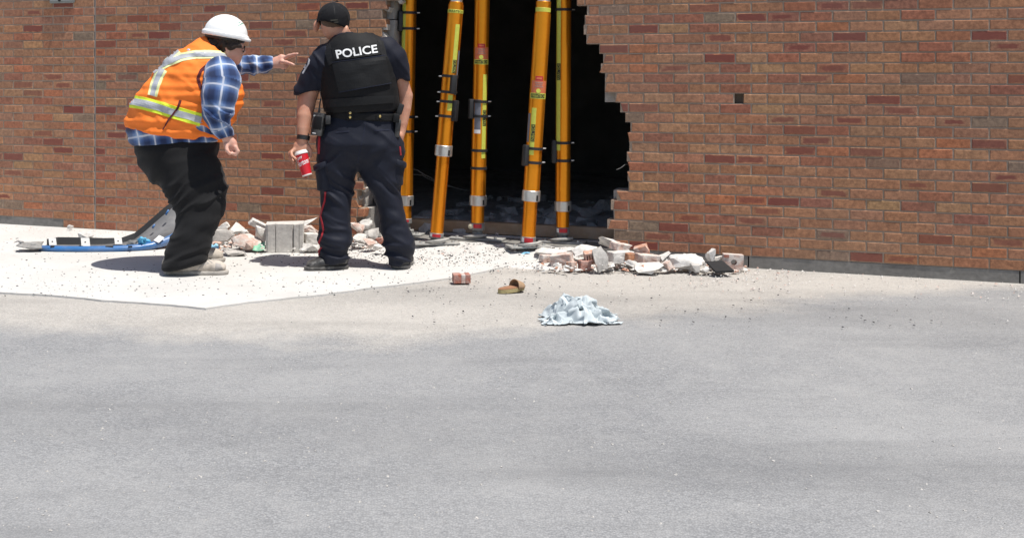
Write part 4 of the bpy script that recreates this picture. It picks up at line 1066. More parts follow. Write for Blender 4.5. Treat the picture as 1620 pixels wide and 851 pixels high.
for ln in ([(528, 8), (530, 24), (531, 41)], [(522, 9), (508, 22), (503, 36)], [(534, 8), (546, 19), (551, 32)]): drape('cap_seam', cb, *grid_uv(14, 1), strip_map(ln, 0.9), M['panel'], cap, 0.0003, 0.0008)
M['capprint'] = simple('dull_gold_print', (0.055, 0.050, 0.036), 0.7, var=0.2)
for ln in ([(523, 33), (534, 32)], [(523.5, 36.5), (535, 35.5)]): drape('embroidery', cb, *grid_uv(10, 1), strip_map(ln, 1.8), M['capprint'], cap, 0.0005, 0.001)
D = hv.ell(hc, (.0845, .1045, .1205), Rt); D = smin(D, hv.cone([(O(533, 46, 0.02), .064), (O(536, 51, 0.02), .062)]), 0.02)
D = np.maximum(D, hv.plane(hc + Rt @ Vector((0, -0.09, -0.052)), Rt @ Vector((0, 0.5, -1)))); D = np.maximum(D, hv.plane(hc + Rt @ Vector((0, 0.0, 0)), Rt @ Vector((0, 1, 0))))
garment('hair', hv, D, M['stubble'], off, sm=1)

# coffee cup held at his side
cup_a = O(476.2, 242.0, -0.065); cup_b = O(486.0, 277.5, -0.09); ax = (cup_b - cup_a).normalized(); cl = (cup_b - cup_a).length
cup = empty('coffee_cup', cup_b, 'red paper coffee cup with white lid and script lettering in the officer\'s hand', 'cup')
M['cupred'] = simple('cup_red', (0.55, 0.012, 0.022), 0.45, var=0.05, scale=40); M['cupwhite'] = simple('cup_white', (0.72, 0.71, 0.69), 0.5, var=0.03)
r0, r1 = .046, .0335
MB().lathe(cup_a, cup_b, [(0.0, r0), (cl - 0.005, r1 + .0005)], 32).build('cup_body', M['cupred'], cup, 'auto')
MB().lathe(cup_a, cup_b, [(cl - 0.0052, r1 + .001), (cl, r1 + .001), (cl, r1 - .004)], 32).build('cup_base', M['cupwhite'], cup, 'auto')
MB().lathe(cup_a, cup_b, [(0.012, r0 + .0005), (0.012, r0 + .003), (0.003, r0 + .003), (-0.002, r0 - .002), (-0.012, r0 - .004), (-0.014, r0 - .009)], 32).build('lid', M['cupwhite'], cup, 'auto')
f_ = (Vector((0, -1, 0)) - ax * Vector((0, -1, 0)).dot(ax)).normalized(); g_ = (-ax).cross(f_)
for word, t0, t1, a0, a1 in (('Tim', 0.048, 0.026, -72, 2), ('Hortons', 0.088, 0.052, -78, 62)):
    V, Fc = text_mesh(word, shear=0.35, bold=0.015, res=4); pp_ = []
    for u, v in V:
        a = math.radians(a0 + (a1 - a0) * u); t = t0 + (t1 - t0) * v - 0.016 * (u - 0.5); r = r0 + (r1 - r0) * t / cl + 0.0008
        pp_.append(cup_a + ax * t + (f_ * math.cos(a) + g_ * math.sin(a)) * r)
    mesh_np('lettering', np.array(pp_), Fc, M['white'], cup, smooth=False)
# ================= construction worker, bending and pointing
KY = 8.20
def W(x, y, dy=0.0): return P(x, y, KY + dy)
wk = empty('person', (W(300, 430).x, KY, 0), 'worker in white hard hat, orange vest and plaid shirt, bending and pointing at the breach', 'person')
# trousers
tv = Vol(*bounds([W(195, 205, -0.42), W(385, 432, 0.42)], 0.03), 0.0085)
hip = tv.loft([(W(277, 212), .285, .25), (W(279, 232), .285, .265), (W(290, 255), .255, .255), (W(298, 266), .235, .22)], k=0.05, cap=0.1)
nl = [(W(288, 248, -0.12), .215, .155), (W(303, 278, -0.15), .215, .155), (W(314, 305, -0.17), .205, .145), (W(317, 322, -0.19), .180, .135), (W(312, 350, -0.21), .150, .125), (W(303, 378, -0.23), .135, .118), (W(294, 400, -0.24), .136, .112), (W(290, 422, -0.245), .156, .118)]
fl = [(W(290, 248, 0.12), .20, .15), (W(305, 280, 0.14), .19, .15), (W(318, 308, 0.17), .17, .14), (W(321, 330, 0.20), .14, .13), (W(313, 360, 0.25), .11, .115), (W(310, 382, 0.29), .10, .105), (W(309, 397, 0.30), .10, .10)]
D = smin(hip, smin(tv.loft([(c, a * 0.96, b) for c, a, b in nl], k=0.03), tv.loft(fl, k=0.03), 0.02), 0.05)
D = np.maximum(D, tv.plane((0, 0, 0.045), (-0.28, -0.2, -1)) if False else tv.plane((W(290, 420, -0.24).x, KY, 0.060), (0.22, 0, -1)))
def tw2(V):
    z = V[:, 2]; low = np.clip((0.42 - z) / 0.28, 0, 1)
    w = creases(V, 61, 0.012, 9, 3.5, -0.5)
    w = w + np.exp(-((z - 0.50) / 0.13) ** 2) * creases(V, 66, 0.026, 13, 3, -0.9)
    return w + low * creases(V, 68, 0.036, 14, 3, -0.35)
ktr = garment('trousers', tv, D, M['blackdenim'], wk, tw2)
# boots
def kboot(x0, x1, Yc, zs, top):
    ch = []
    for f, h_, w_ in ((0.10, .050, .044), (0.35, .056, .046), (0.62, .044, .050), (0.84, .036, .050), (0.93, .029, .044)):
        x = x0 + (x1 - x0) * f; ch.append((((x - 600) / F * Yc, Yc, 0.03 + h_ * 0.55), h_, w_))
    return boot([c[0] for c in ch] + [(ch[0][0][0], Yc, 0.16)], ch, [((c[0][0] + top[0], Yc, c[0][2] + .02), .055) for c in ch[0:2]] + [((ch[1][0][0] - .03, Yc, .15), .055)], M['boottan'], wk, M['sole'])
kb1 = kboot(260, 358, 7.97, 0, (0.0, 0)); kb2 = kboot(287, 351, 8.50, 0, (0.0, 0))
bb1 = bvh_of(kb1)
M['toe'] = simple('scuffed_toe', (0.27, 0.25, 0.235), 0.85, var=0.3, scale=26, dust=0.4)
drape('toe_scuff', bb1, *grid_uv(8, 8), quad_map([(341, 416), (349, 418), (354, 428), (340, 428)]), M['toe'], kb1, 0.0004, 0.0006)
for ln in ([(322, 411), (331, 417)], [(327, 409.5), (336, 416)], [(318, 414), (326, 420)], [(312, 428), (320, 418), (330, 416.5)]): drape('stitching', bb1, *grid_uv(8, 1), strip_map(ln, 1.3), M['toe'], kb1, 0.0004, 0.001)
drape('welt', bb1, *grid_uv(40, 1), strip_map([(262, 429.5), (300, 430), (354, 429.5)], 1.3), M['toe'], kb1, 0.0006, 0.001)
# shirt: torso, tail and both sleeves
def sl(rows, grow=0.0):
    return [(W((b0 + f0) / 2, y), (f0 - b0) / 2 * KY / F + grow, d + grow) for y, b0, f0, d in rows]
prof = [(222, 206, 350, .265), (206, 201, 360, .285), (190, 202, 368, .292), (165, 211, 379, .292), (150, 221, 380, .288), (137, 232, 378, .282), (118, 248, 374, .270), (99, 265, 368, .245), (88, 281, 362, .205), (78, 298, 352, .14), (71, 308, 344, .09)]
tor = sl([(234, 212, 338, .25)] + prof)
na = [(W(349, 112, -0.26), .105, .095), (W(351, 128, -0.29), .121, .10), (W(347, 152, -0.32), .116, .10), (W(344, 176, -0.33), .098, .09), (W(350, 200, -0.31), .070, .072), (W(358, 216, -0.29), .054, .056)]
fa = [(W(352, 108, 0.24), .09, .09), (W(378, 103, 0.30), .065, .065), (W(400, 104, 0.33), .062, .062), (W(420, 102.5, 0.34), .054, .054), (W(432, 101, 0.34), .046, .046)]
sv = Vol(*bounds([W(185, 60, -0.46), W(440, 245, 0.44)], 0.03), 0.009)
T_ = sv.slices(tor)
T_ = np.maximum(T_, sv.plane(W(340, 82), (0.45, 0, 0.9)))
T_ = np.maximum(T_, -sv.plane(W(275, 226.5), (-0.05, 0, 1)))
NA = sv.loft(na, k=0.03); FA = sv.loft(fa, k=0.03, side=(0, 0, 1))
NA = np.maximum(NA, sv.plane(W(358.5, 219, -0.29), (0.3, 0, -1))); FA = np.maximum(FA, sv.plane(W(432, 101, 0.34), (1, 0.05, 0.0)))
D = smin(T_, smin(NA, FA, 0.02), 0.03)
def shirt_attr(V):
    tc = [c for c, _, _ in tor]; a1 = chain_coords(V, [c for c, _, _ in na], side=(0, -1, 0)); a2 = chain_coords(V, [c for c, _, _ in fa], side=(0, -1, 0))
    A = np.stack([V[:, 2] * 0.95 - V[:, 0] * 0.18, V[:, 0] + V[:, 2] * 0.18 + 0.15 * V[:, 1], V[:, 1]], 1)
    def dist(chain):
        best = np.full(len(V), 9.0)
        for (c0, r0, _), (c1, r1, _) in zip(chain[:-1], chain[1:]):
            c0 = np.array(c0); d = np.array(c1) - c0; t = np.clip((V - c0) @ d / (d @ d), 0, 1); best = np.minimum(best, np.linalg.norm(V - c0 - np.outer(t, d), axis=1) - (r0 + (r1 - r0) * t))
        return best
    m1 = dist(na) < 0.012; m2 = (dist(fa) < 0.02) & (V[:, 0] > W(372, 100, 0.3).x)
    A[m1] = a1[m1]; A[m2] = a2[m2]; return {'pl': A}
def sw(V):
    w = creases(V, 71, 0.009, 12, 5, 0.5); arm = np.exp(-((V[:, 2] - 1.03) / 0.10) ** 2) * (V[:, 1] < KY - 0.2)
    far = (V[:, 0] > W(375, 100, 0.3).x) & (V[:, 1] > KY + 0.2)
    return w + arm * creases(V, 74, 0.034, 14, 4, 0.6) + far * creases(V, 77, 0.014, 16, 14, 1.2)
ksh = garment('plaid_shirt', sv, D, M['plaid'], wk, sw, shirt_attr)
# high visibility vest
vv = Vol(*bounds([W(180, 55, -0.42), W(400, 235, 0.42)], 0.03), 0.009)
D = vv.slices(sl(prof, 0.016))
D = smax(D, -vv.cone([(W(347, 115, -0.36), .125), (W(347, 140, -0.40), .13), (W(342, 150, -0.42), .10)], 0.02), 0.015)
D = smax(D, -vv.cone([(W(352, 108, 0.36), .12), (W(372, 110, 0.36), .12)], 0.02), 0.015)
D = np.maximum(D, -vv.cone([(W(352, 72, 0), .12), (W(362, 92, 0), .10)], 0.01))
hemn = (Vector(W(345, 223)) - Vector(W(195, 197))).normalized(); hn = Vector((hemn.z, 0, -hemn.x))
D = np.maximum(D, vv.plane(W(255, 209.5), hn))
def vw(V): return creases(V, 81, 0.010, 7, 5, -1.4) + creases(V, 88, 0.012, 8, 3, 1.1) + 0.004 * fbm(V * 8, 82) + np.exp(-((V[:, 0] - W(330, 170).x) / 0.12) ** 2) * creases(V, 85, 0.016, 16, 3, 0.1)
hvst = garment('hi_vis_vest', vv, D, M['hivis'], wk, vw)
kb = bvh_of(hvst)
def tape(line, wpx, lime, n=40):
    o = drape('reflective_tape', kb, *grid_uv(n, 6), strip_map(line, wpx), M['limetape'] if lime else M['cream'], hvst, 0.002, 0.003)
    drape('tape_silver', kb, *grid_uv(n, 4), strip_map(line, wpx * 0.52), M['silvertape'], o, 0.0055, 0.002)
M['cream'] = fabric('pale_lime_edge', (0.80, 0.84, 0.42), var=0.03, rough=0.7, sheen=0.0)
tape([(203, 160), (225, 163.5), (250, 170), (275, 178), (300, 185), (318, 190)], 20, True, 60)
tape([(243, 115), (256, 105), (270, 98), (288, 91), (310, 87.5), (332, 87), (350, 88.5), (362, 92)], 13, False, 60)
tape([(241.5, 152), (245.5, 136), (252, 120), (258, 110)], 15, False, 30)
tape([(261, 101), (272, 90), (282, 80)], 12, False, 20)
# dark slit at the side seam and bound armhole edge
drape('side_slit', kb, *grid_uv(14, 2), strip_map([(258, 206), (263, 196), (272, 184), (281, 172), (286, 159)], (1.6, 3.6)), M['lining'], hvst, 0.009, 0.002)
arm_edge = [(326, 150), (317, 138), (313, 124), (318, 112), (328, 103.5), (343, 99.5), (358, 98.5), (368, 102), (375, 110), (379, 122)]
drape('armhole_binding', kb, *grid_uv(50, 2), strip_map(arm_edge, 5.0), M['lining'], hvst, 0.001, 0.003)
# body with head, hands
hv = Vol(*bounds([W(250, 20, -0.42), W(480, 255, 0.46)], 0.02), 0.0078)
hc = W(360, 70, 0.0); Rt = Matrix.Rotation(math.radians(12), 3, 'Y') @ Matrix.Rotation(math.radians(16), 3, 'Z')
# head frame: +x is the way he faces
D = hv.ell(hc, (.105, .082, .118), Rt)
D = smin(D, hv.ell(hc + Rt @ Vector((0.045, 0, -0.070)), (.068, .062, .060), Rt), 0.03)
D = smin(D, hv.ell(hc + Rt @ Vector((0.085, 0, -0.105)), (.026, .028, .022), Rt), 0.02)      # chin
D = smin(D, hv.ell(hc + Rt @ Vector((0.112, 0, -0.030)), (.024, .014, .026), Rt), 0.014)     # nose
D = smin(D, hv.ell(hc + Rt @ Vector((0.098, 0, -0.072)), (.014, .027, .012), Rt), 0.012)     # mouth
D = smin(D, hv.ell(hc + Rt @ Vector((0.09, 0, 0.012)), (.02, .06, .014), Rt), 0.015)         # brow
for sy in (-1, 1): D = smin(D, hv.ell(hc + Rt @ Vector((-0.005, sy * 0.085, -0.035)), (.022, .012, .034), Rt), 0.008)
D = smin(D, hv.cone([(W(356, 82), .068), (W(345, 92), .076), (W(333, 104), .085)]), 0.04)
D = smin(D, hv.loft([(c, a - 0.08, b - 0.08) for c, a, b in tor[6:9]], k=0.03, cap=0.06), 0.03)
D = smin(D, hv.cone([(c, min(a, b) - 0.022) for c, a, b in na], 0.02), 0.03); D = smin(D, hv.cone([(c, min(a, b) - 0.018) for c, a, b in fa], 0.02), 0.03)
# near hand, loosely closed
D = smin(D, hv.loft([(W(358.5, 217, -0.29), .034, .036), (W(364, 228, -0.285), .044, .030), (W(367, 236, -0.28), .044, .028)], k=0.01, side=(1, 0, 0.3)), 0.012)
for i, dy in enumerate((-0.325, -0.30, -0.278, -0.258)):
    x = 372.5 - i * 0.4; D = smin(D, hv.cone([(W(x, 233, dy), .0135), (W(x + 4.0, 239.5, dy), .0125), (W(x + 0.5, 244.5, dy), .0115), (W(x - 5, 242.5, dy), .0105)], 0.006), 0.005)
D = smin(D, hv.cone([(W(358, 229, -0.32), .015), (W(359, 238, -0.335), .013), (W(363.5, 243.5, -0.335), .0115)], 0.006), 0.008)
# far hand pointing
D = smin(D, hv.loft([(W(431, 101, 0.34), .036, .034), (W(438, 99.5, 0.335), .040, .026), (W(446, 97, 0.33), .046, .022), (W(450, 96.5, 0.33), .045, .020)], k=0.01, side=(0, 0, 1)), 0.012)
for fx, rr in (([(450, 92, 0.32), (457, 88.5, 0.30), (464, 86.6, 0.285), (471, 85.6, 0.27)], (.0135, .0125, .011, .0095)), ([(451, 94.5, 0.335), (458, 91, 0.33), (464, 89, 0.32), (468.5, 88, 0.31)], (.0135, .0125, .011, .0095)),
               ([(450, 99.5, 0.34), (456, 102, 0.34), (452.5, 106.5, 0.33), (448.5, 106, 0.325)], (.013, .012, .011, .010)), ([(447.5, 101.5, 0.345), (451.5, 105, 0.35), (448, 108.5, 0.34), (445, 107, 0.335)], (.012, .011, .010, .0095)),
               ([(446, 98, 0.305), (453, 99, 0.285), (460, 101.3, 0.27), (465, 103.2, 0.26)], (.0155, .013, .0115, .0095))):
    D = smin(D, hv.cone([(W(*p), r) for p, r in zip(fx, rr)], 0.006), 0.005)
kbody = garment('body', hv, D, M['skin2'], wk, sm=1)
# hair
gv = Vol(*bounds([W(302, 38, -0.2), W(402, 98, 0.2)], 0.02), 0.006)
D = gv.ell(hc + Rt @ Vector((-0.018, 0, 0.0)), (.112, .098, .112), Rt)
D = smin(D, gv.ell(hc + Rt @ Vector((-0.10, 0, -0.045)), (.055, .085, .05), Rt), 0.03)
D = smin(D, gv.ell(hc + Rt @ Vector((-0.145, 0, -0.055)), (.05, .06, .022), Rt), 0.03)
D = smin(D, gv.ell(hc + Rt @ Vector((0.035, -0.085, -0.005)), (.05, .02, .04), Rt), 0.02)
D = np.maximum(D, -gv.ell(hc + Rt @ Vector((0.085, 0, -0.075)), (.095, .15, .085), Rt))
def hw(V):
    q = np.stack([V[:, 0] * 30 + 2 * vnoise(V * 18, 4), V[:, 1] * 30, V[:, 2] * 30], 1); return 0.012 * (1 - np.abs(fbm(q, 91, 2)) * 1.6) - 0.003
garment('hair', gv, D, M['hair'], wk, hw, sm=1)
# collar of the shirt
cv = Vol(*bounds([W(320, 72, -0.2), W(385, 120, 0.2)], 0.02), 0.007)
D = np.maximum(cv.loft([(W(338, 104), .118, .120), (W(353, 85), .098, .10)], k=0.01), -cv.loft([(W(334, 109), .098, .102), (W(358, 79), .080, .082)], k=0.01))
dn = (W(353, 85) - W(338, 104)).normalized(); D = np.maximum(D, cv.plane(W(351, 88), dn)); D = np.maximum(D, -cv.plane(W(341, 100), dn))
garment('collar', cv, D, M['plaid'], ksh, None, lambda V: {'pl': V * 1.0})
# hard hat
ev = Vol(*bounds([W(312, 15, -0.22), W(408, 80, 0.22)], 0.02), 0.0055)
Rk = Matrix.Rotation(math.radians(9.5), 3, 'Y') @ Matrix.Rotation(math.radians(16), 3, 'Z'); ec = W(356.5, 57.5, 0)
sh_ = ev.ell(ec, (.153, .128, .140), Rk); sh_ = np.maximum(sh_, -ev.ell(ec, (.144, .119, .131), Rk)); sh_ = np.maximum(sh_, ev.plane(ec + Rk @ Vector((0, 0, -0.004)), Rk @ Vector((0, 0, -1))))
q = Rk @ Vector((0, 0, 1)); lip = np.maximum(ev.ell(ec, (.163, .137, .160), Rk), -ev.ell(ec, (.146, .121, .143), Rk)); lip = np.maximum(lip, ev.plane(ec + q * 0.022, q)); lip = np.maximum(lip, ev.plane(ec - q * 0.010, -q))
pk = np.maximum(ev.ell(ec + Rk @ Vector((0.085, 0, -0.004)), (.095, .105, .03), Rk), ev.plane(ec + q * 0.006, q)); pk = np.maximum(pk, ev.plane(ec - q * 0.014, -q)); pk = np.maximum(pk, -ev.ell(ec, (.14, .116, .2), Rk))
rdg = ev.ell(ec + q * 0.03, (.142, .018, .118), Rk); rdg = np.maximum(rdg, -ev.ell(ec, (.15, .124, .136), Rk)); rdg = np.maximum(rdg, -ev.plane(ec + q * 0.05, q))
hat = garment('hard_hat', ev, smin(smin(sh_, lip, 0.006), smin(pk, rdg, 0.004), 0.006), M['helmet'], wk, sm=1)
hb_ = bvh_of(hat)
M['hatprint'] = simple('green_print', (0.20, 0.38, 0.30), 0.6, var=0.2)
for ln in ([(376, 38), (380, 35.5)], [(379, 40), (384, 37.5)], [(382, 37), (387, 39.5)], [(376, 40.5), (379.5, 41.5)]): drape('hat_mark', hb_, *grid_uv(4, 1), strip_map(ln, 1.6), M['hatprint'], hat, 0.0004, 0.0006)
ln_ = np.maximum(ev.ell(ec - q * 0.012, (.140, .115, .05), Rk), -ev.ell(ec - q * 0.012, (.128, .104, .06), Rk)); ln_ = np.maximum(ln_, ev.plane(ec - q * 0.005, q)); ln_ = np.maximum(ln_, ev.plane(ec - q * 0.035, -q))
garment('headband', ev, ln_, M['black'], hat, sm=1)
# spectacles
gl = MB(); e0 = hc + Rt @ Vector((0.118, 0, -0.006))
for sy in (-1, 1):
    cc = hc + Rt @ Vector((0.112, sy * 0.034, -0.012)); ring = [cc + Rt @ Vector((0.0, 0.026 * math.cos(t), 0.021 * math.sin(t))) for t in [i * math.pi / 8 for i in range(17)]]
    gl.tube(ring, 0.0032, 6); gl.tube([hc + Rt @ Vector((0.112, sy * 0.060, -0.006)), hc + Rt @ Vector((0.10, sy * 0.078, -0.006)), hc + Rt @ Vector((0.02, sy * 0.093, -0.012))], 0.0036, 6)
gl.tube([hc + Rt @ Vector((0.114, -0.009, -0.008)), hc + Rt @ Vector((0.119, 0, -0.004)), hc + Rt @ Vector((0.114, 0.009, -0.008))], 0.003, 6)
gl.build('spectacles', M['black'], wk, True)
# ------------------------------------------------------------------ rubble
def rubble_mat(name, c, pale, amount, scale=16, bump=0.004):
    b = NB(name); oi = b.n('ObjectInfo').outputs['Random']; v = b.n('VectorMath', {0: b.obj(), 1: b.n('CombineXYZ', {0: b.math('MULTIPLY', oi, 9.0), 1: oi, 2: 0.0}).outputs[0]}, operation='ADD').outputs[0]
    f = b.noise(v, 130, 4, 0.65); g = b.noise(v, scale, 4, 0.6)
    cc = b.mix(b.ramp(b.noise(v, 45, 3), [(0.3, 0.0), (0.7, 1.0)]), tuple(q * 0.8 for q in c), tuple(min(1, q * 1.12) for q in c))
    cc = b.mix(b.math('MULTIPLY', b.ramp(g, [(0.42, 0.0), (0.58, 1.0)]), amount), cc, pale)
    cc = b.mix(b.ramp(f, [(0.3, 0.45), (0.42, 0.0)]), cc, tuple(q * 0.55 for q in c))
    return b.done(cc, 0.95, 0, b.bump(b.math('ADD', f, b.math('MULTIPLY', g, 1.5)), bump), 0.2)
DUST = (0.66, 0.62, 0.575)
RM = {'white': rubble_mat('pale_rubble', (0.60, 0.575, 0.54), (0.72, 0.695, 0.66), 0.7), 'grey': rubble_mat('grey_block_rubble', (0.44, 0.42, 0.395), DUST, 0.35, bump=0.003),
      'brick': rubble_mat('orange_brick_rubble', (0.52, 0.26, 0.17), DUST, 0.55), 'red': rubble_mat('red_brick_rubble', (0.36, 0.13, 0.09), DUST, 0.3), 'pink': rubble_mat('dusty_brick_rubble', (0.54, 0.38, 0.32), DUST, 0.85),
      'clean': rubble_mat('clean_orange_brick', (0.42, 0.19, 0.10), DUST, 0.15)}
rr = random.Random(5)
def chunk_geo(w, d, h, seed, n=16, boxy=0.55, rough=0.05, cuts=2):
    r = random.Random(seed); bm = bmesh.new()
    for _ in range(n):
        a = Vector((r.gauss(0, 1), r.gauss(0, 1), r.gauss(0, 1))).normalized(); m = max(abs(a.x), abs(a.y), abs(a.z))
        a = a.lerp(a / m, boxy) * (0.85 + 0.15 * r.random()); bm.verts.new(a)
    bmesh.ops.convex_hull(bm, input=bm.verts)
    for v in [v for v in bm.verts if not v.link_faces]: bm.verts.remove(v)
    bmesh.ops.subdivide_edges(bm, edges=bm.edges[:], cuts=cuts, use_grid_fill=True)
    bmesh.ops.triangulate(bm, faces=bm.faces[:])
    V = np.array([v.co[:] for v in bm.verts]); bm.verts.index_update(); Fc = [[v.index for v in f.verts] for f in bm.faces]; bm.free()
    nv = np.linalg.norm(V, axis=1)[:, None]; V = V + V / np.maximum(nv, 1e-6) * (fbm(V * 2.2 + seed, seed, 3) * rough * 2.2)[:, None]
    V = V - (V.max(0) + V.min(0)) / 2; V = V / (V.max(0) - V.min(0)) * np.array([w, d, h]); return V, Fc
def chunk(bx, Y, mat, label, name='concrete_chunk', cat='rubble', roll=0.0, depth=None, boxy=0.5, n=14, rough=0.06, group='rubble heaped at the foot of the wall'):
    x0, y0, x1, y1 = bx; k = Y / F; w, h = (x1 - x0) * k, (y1 - y0) * k; d = depth or (w * 0.6 + h * 0.4)
    a = math.radians(roll); ca, sa = abs(math.cos(a)), abs(math.sin(a)); den = ca * ca - sa * sa
    lw, lh = (w, h) if roll == 0 or abs(den) < 0.2 else ((w * ca - h * sa) / den, (h * ca - w * sa) / den)
    lw = max(lw, w * 0.35); lh = max(lh, h * 0.3)
    V, Fc = chunk_geo(lw, d, lh, rr.randrange(10 ** 6), n, boxy, rough)
    R = Matrix.Rotation(-a, 3, 'Y') @ Matrix.Rotation(rr.uniform(-0.4, 0.4), 3, 'Z'); V = V @ np.array(R.transposed())
    V = V / (np.ptp(V, 0) / np.array([w, d, h])); V = V - (V.max(0) + V.min(0)) / 2
    c = P((x0 + x1) / 2, (y0 + y1) / 2, Y); o = mesh_np(name, V + np.array(c), Fc, RM.get(mat) or M[mat], None, (c.x, c.y, c.z + V[:, 2].min()), smooth=False)
    o.data.set_sharp_from_angle(angle=math.radians(28)); o.data.polygons.foreach_set('use_smooth', np.ones(len(o.data.polygons), dtype=bool))
    return tag(o, label, cat, group)
def brickbit(bx, Y, mat, label, dims=None, rz=0.3, roll=0.0, pitch=0.0, group='broken bricks in the rubble', name='brick_fragment'):
    """a squared brick piece; dims (w,d,h) in metres"""
    x0, y0, x1, y1 = bx; k = Y / F; w, h = (x1 - x0) * k, (y1 - y0) * k
    w_, d_, h_ = dims or (w * 0.8, 0.09, h * 0.85)
    bm = bmesh.new(); bmesh.ops.create_cube(bm, size=1.0)
    for v in bm.verts: v.co = Vector((v.co.x * w_, v.co.y * d_, v.co.z * h_))
    bmesh.ops.bevel(bm, geom=bm.edges[:], offset=0.004, segments=1, affect='EDGES'); bmesh.ops.subdivide_edges(bm, edges=[e for e in bm.edges if e.calc_length() > 0.03], cuts=3, use_grid_fill=True)
    sd = rr.randrange(1000); bm.verts.index_update()
    V = np.array([v.co[:] for v in bm.verts]); Fc = [[v.index for v in f.verts] for f in bm.faces]; bm.free()
    V = V + 0.004 * np.stack([vnoise(V * 40, sd), vnoise(V * 40, sd + 1), vnoise(V * 40, sd + 2)], 1)
    brk = np.clip((V[:, 0] - w_ * 0.3) / (w_ * 0.2), 0, 1); V[:, 0] -= brk * 0.02 * (1 + vnoise(V * 30, sd + 5))
    R = Matrix.Rotation(-math.radians(roll), 3, 'Y') @ Matrix.Rotation(pitch, 3, 'X') @ Matrix.Rotation(rz, 3, 'Z'); V = V @ np.array(R.transposed())
    ext = np.ptp(V, 0); V = V * np.array([w / ext[0], 1, h / ext[2]]); V = V - (V.max(0) + V.min(0)) / 2
    c = P((x0 + x1) / 2, (y0 + y1) / 2, Y); o = mesh_np(name, V + np.array(c), Fc, RM[mat], None, (c.x, c.y, c.z + V[:, 2].min()), smooth=False)
    return tag(o, label, 'brick', group)
# ---- right-hand heap
chunk((946, 373, 987, 397), 8.42, 'white', 'large pale block chunk crowning the right rubble heap beside the breach', roll=-18)
brickbit((963, 382, 1000, 399), 8.30, 'pink', 'dusty orange brick lying just below the crowning chunk of the right heap', rz=0.5, roll=-14)
brickbit((960, 397, 1003, 416), 8.20, 'white', 'whole mortar-caked brick with one bare orange end in the right heap', (0.19, 0.09, 0.075), rz=0.35)
brickbit((987, 399, 1004, 415), 8.155, 'clean', 'bare orange brick end poking out of the mortar-caked brick', (0.06, 0.06, 0.066), rz=0.35)
chunk((897, 386, 948, 406), 8.38, 'white', 'long rough grey-speckled mortar slab at the upper left of the right heap', roll=4)
brickbit((869, 398, 910, 423), 8.28, 'pink', 'tilted whole brick coated in pinkish dust at the left end of the right heap', (0.17, 0.1, 0.085), rz=-0.45, roll=9)
brickbit((895, 413, 914, 429), 8.12, 'brick', 'small upright orange brick stub in front of the dusty tilted brick', (0.06, 0.06, 0.066), rz=0.5)
brickbit((915, 411, 937, 428), 8.12, 'red', 'low red brick piece with a dark front face near the upright shard', (0.09, 0.07, 0.06), rz=0.1)
chunk((936, 389, 961, 433), 8.06, 'grey', 'tall upright grey-white block shard at the front of the right heap', roll=8, boxy=0.4, depth=0.09)
chunk((949, 413, 972, 427), 8.12, 'grey', 'grey block crumb leaning at the foot of the tall upright shard')
chunk((987, 410, 1012, 424), 8.14, 'white', 'small white angular shard in front of the bare orange brick end')
brickbit((1001, 385, 1029, 405), 8.26, 'brick', 'orange brick chunk leaning on the wall near the middle of the right heap', (0.12, 0.08, 0.075), rz=-0.3, roll=22)
brickbit((1004, 400, 1046, 421), 8.16, 'pink', 'dusty pale brick half under the leaning orange brick chunk', (0.15, 0.09, 0.07), rz=0.4, roll=-6)
chunk((1004, 416, 1051, 432), 8.02, 'white', 'flat rounded white chunk lying foremost in the right heap', boxy=0.3)
chunk((1030, 398, 1060, 418), 8.24, 'white', 'sloping mortar strip to the right of the leaning orange brick', roll=24)
brickbit((1046, 411, 1065, 430), 8.06, 'pink', 'pinkish crumbling brick bit right of the foremost flat chunk', (0.07, 0.06, 0.07), rz=0.6, roll=25)
chunk((1057, 402, 1118, 428), 8.12, 'white', 'broad white concrete slab piece left of the black panel', roll=-4, depth=0.22)
chunk((1080, 401, 1098, 411), 8.30, 'white', 'little white lump sitting behind the broad white slab', roll=-12)
chunk((1092, 416, 1108, 431), 8.00, 'grey', 'small blue-grey stone in front of the broad white slab')
chunk((1106, 421, 1124, 433), 7.99, 'white', 'pale crumbly lump at the near corner of the black panel')
chunk((1117, 393, 1131, 416), 8.17, 'white', 'slim white wedge standing upright behind the black panel', boxy=0.8, depth=0.06)
chunk((1124, 404, 1144, 416), 8.20, 'white', 'low white wedge foot between the upright wedge and the holed brick', roll=20)
brickbit((852, 402, 872, 415), 8.40, 'pink', 'pale pink brick crumb at the far left tip of the right heap', (0.08, 0.06, 0.05), rz=0.4)
chunk((846, 394, 898, 405), 8.52, 'white', 'flat whitish rubble spread between the struts and the right heap', depth=0.2)
# red brick with core slots
def slotted():
    Y = 8.14; c = P(934, 407, Y); e = empty('brick_fragment', (c.x, c.y, c.z - 0.03), 'broken red brick showing four dark core slots in the right heap', 'brick', 'broken bricks in the rubble')
    R = Matrix.Rotation(math.radians(-8), 3, 'Y') @ Matrix.Rotation(0.25, 3, 'X'); m = MB(); w, h = 0.08, 0.056
    m.box(c + R @ Vector((0, 0.025, 0)), (w, 0.02, h), R); m.box(c + R @ Vector((0, 0, h / 2 + .005)), (w, 0.06, 0.012), R); m.box(c + R @ Vector((0, 0, -h / 2 - .006)), (w, 0.06, 0.014), R)
    m.build('brick_body', RM['brick'], e)
    for i in range(5): MB().box(c + R @ Vector((-w / 2 + 0.006 + i * 0.017, -0.005, 0)), (0.010, 0.05, h), R).build('core_web', RM['brick'], e)
slotted()
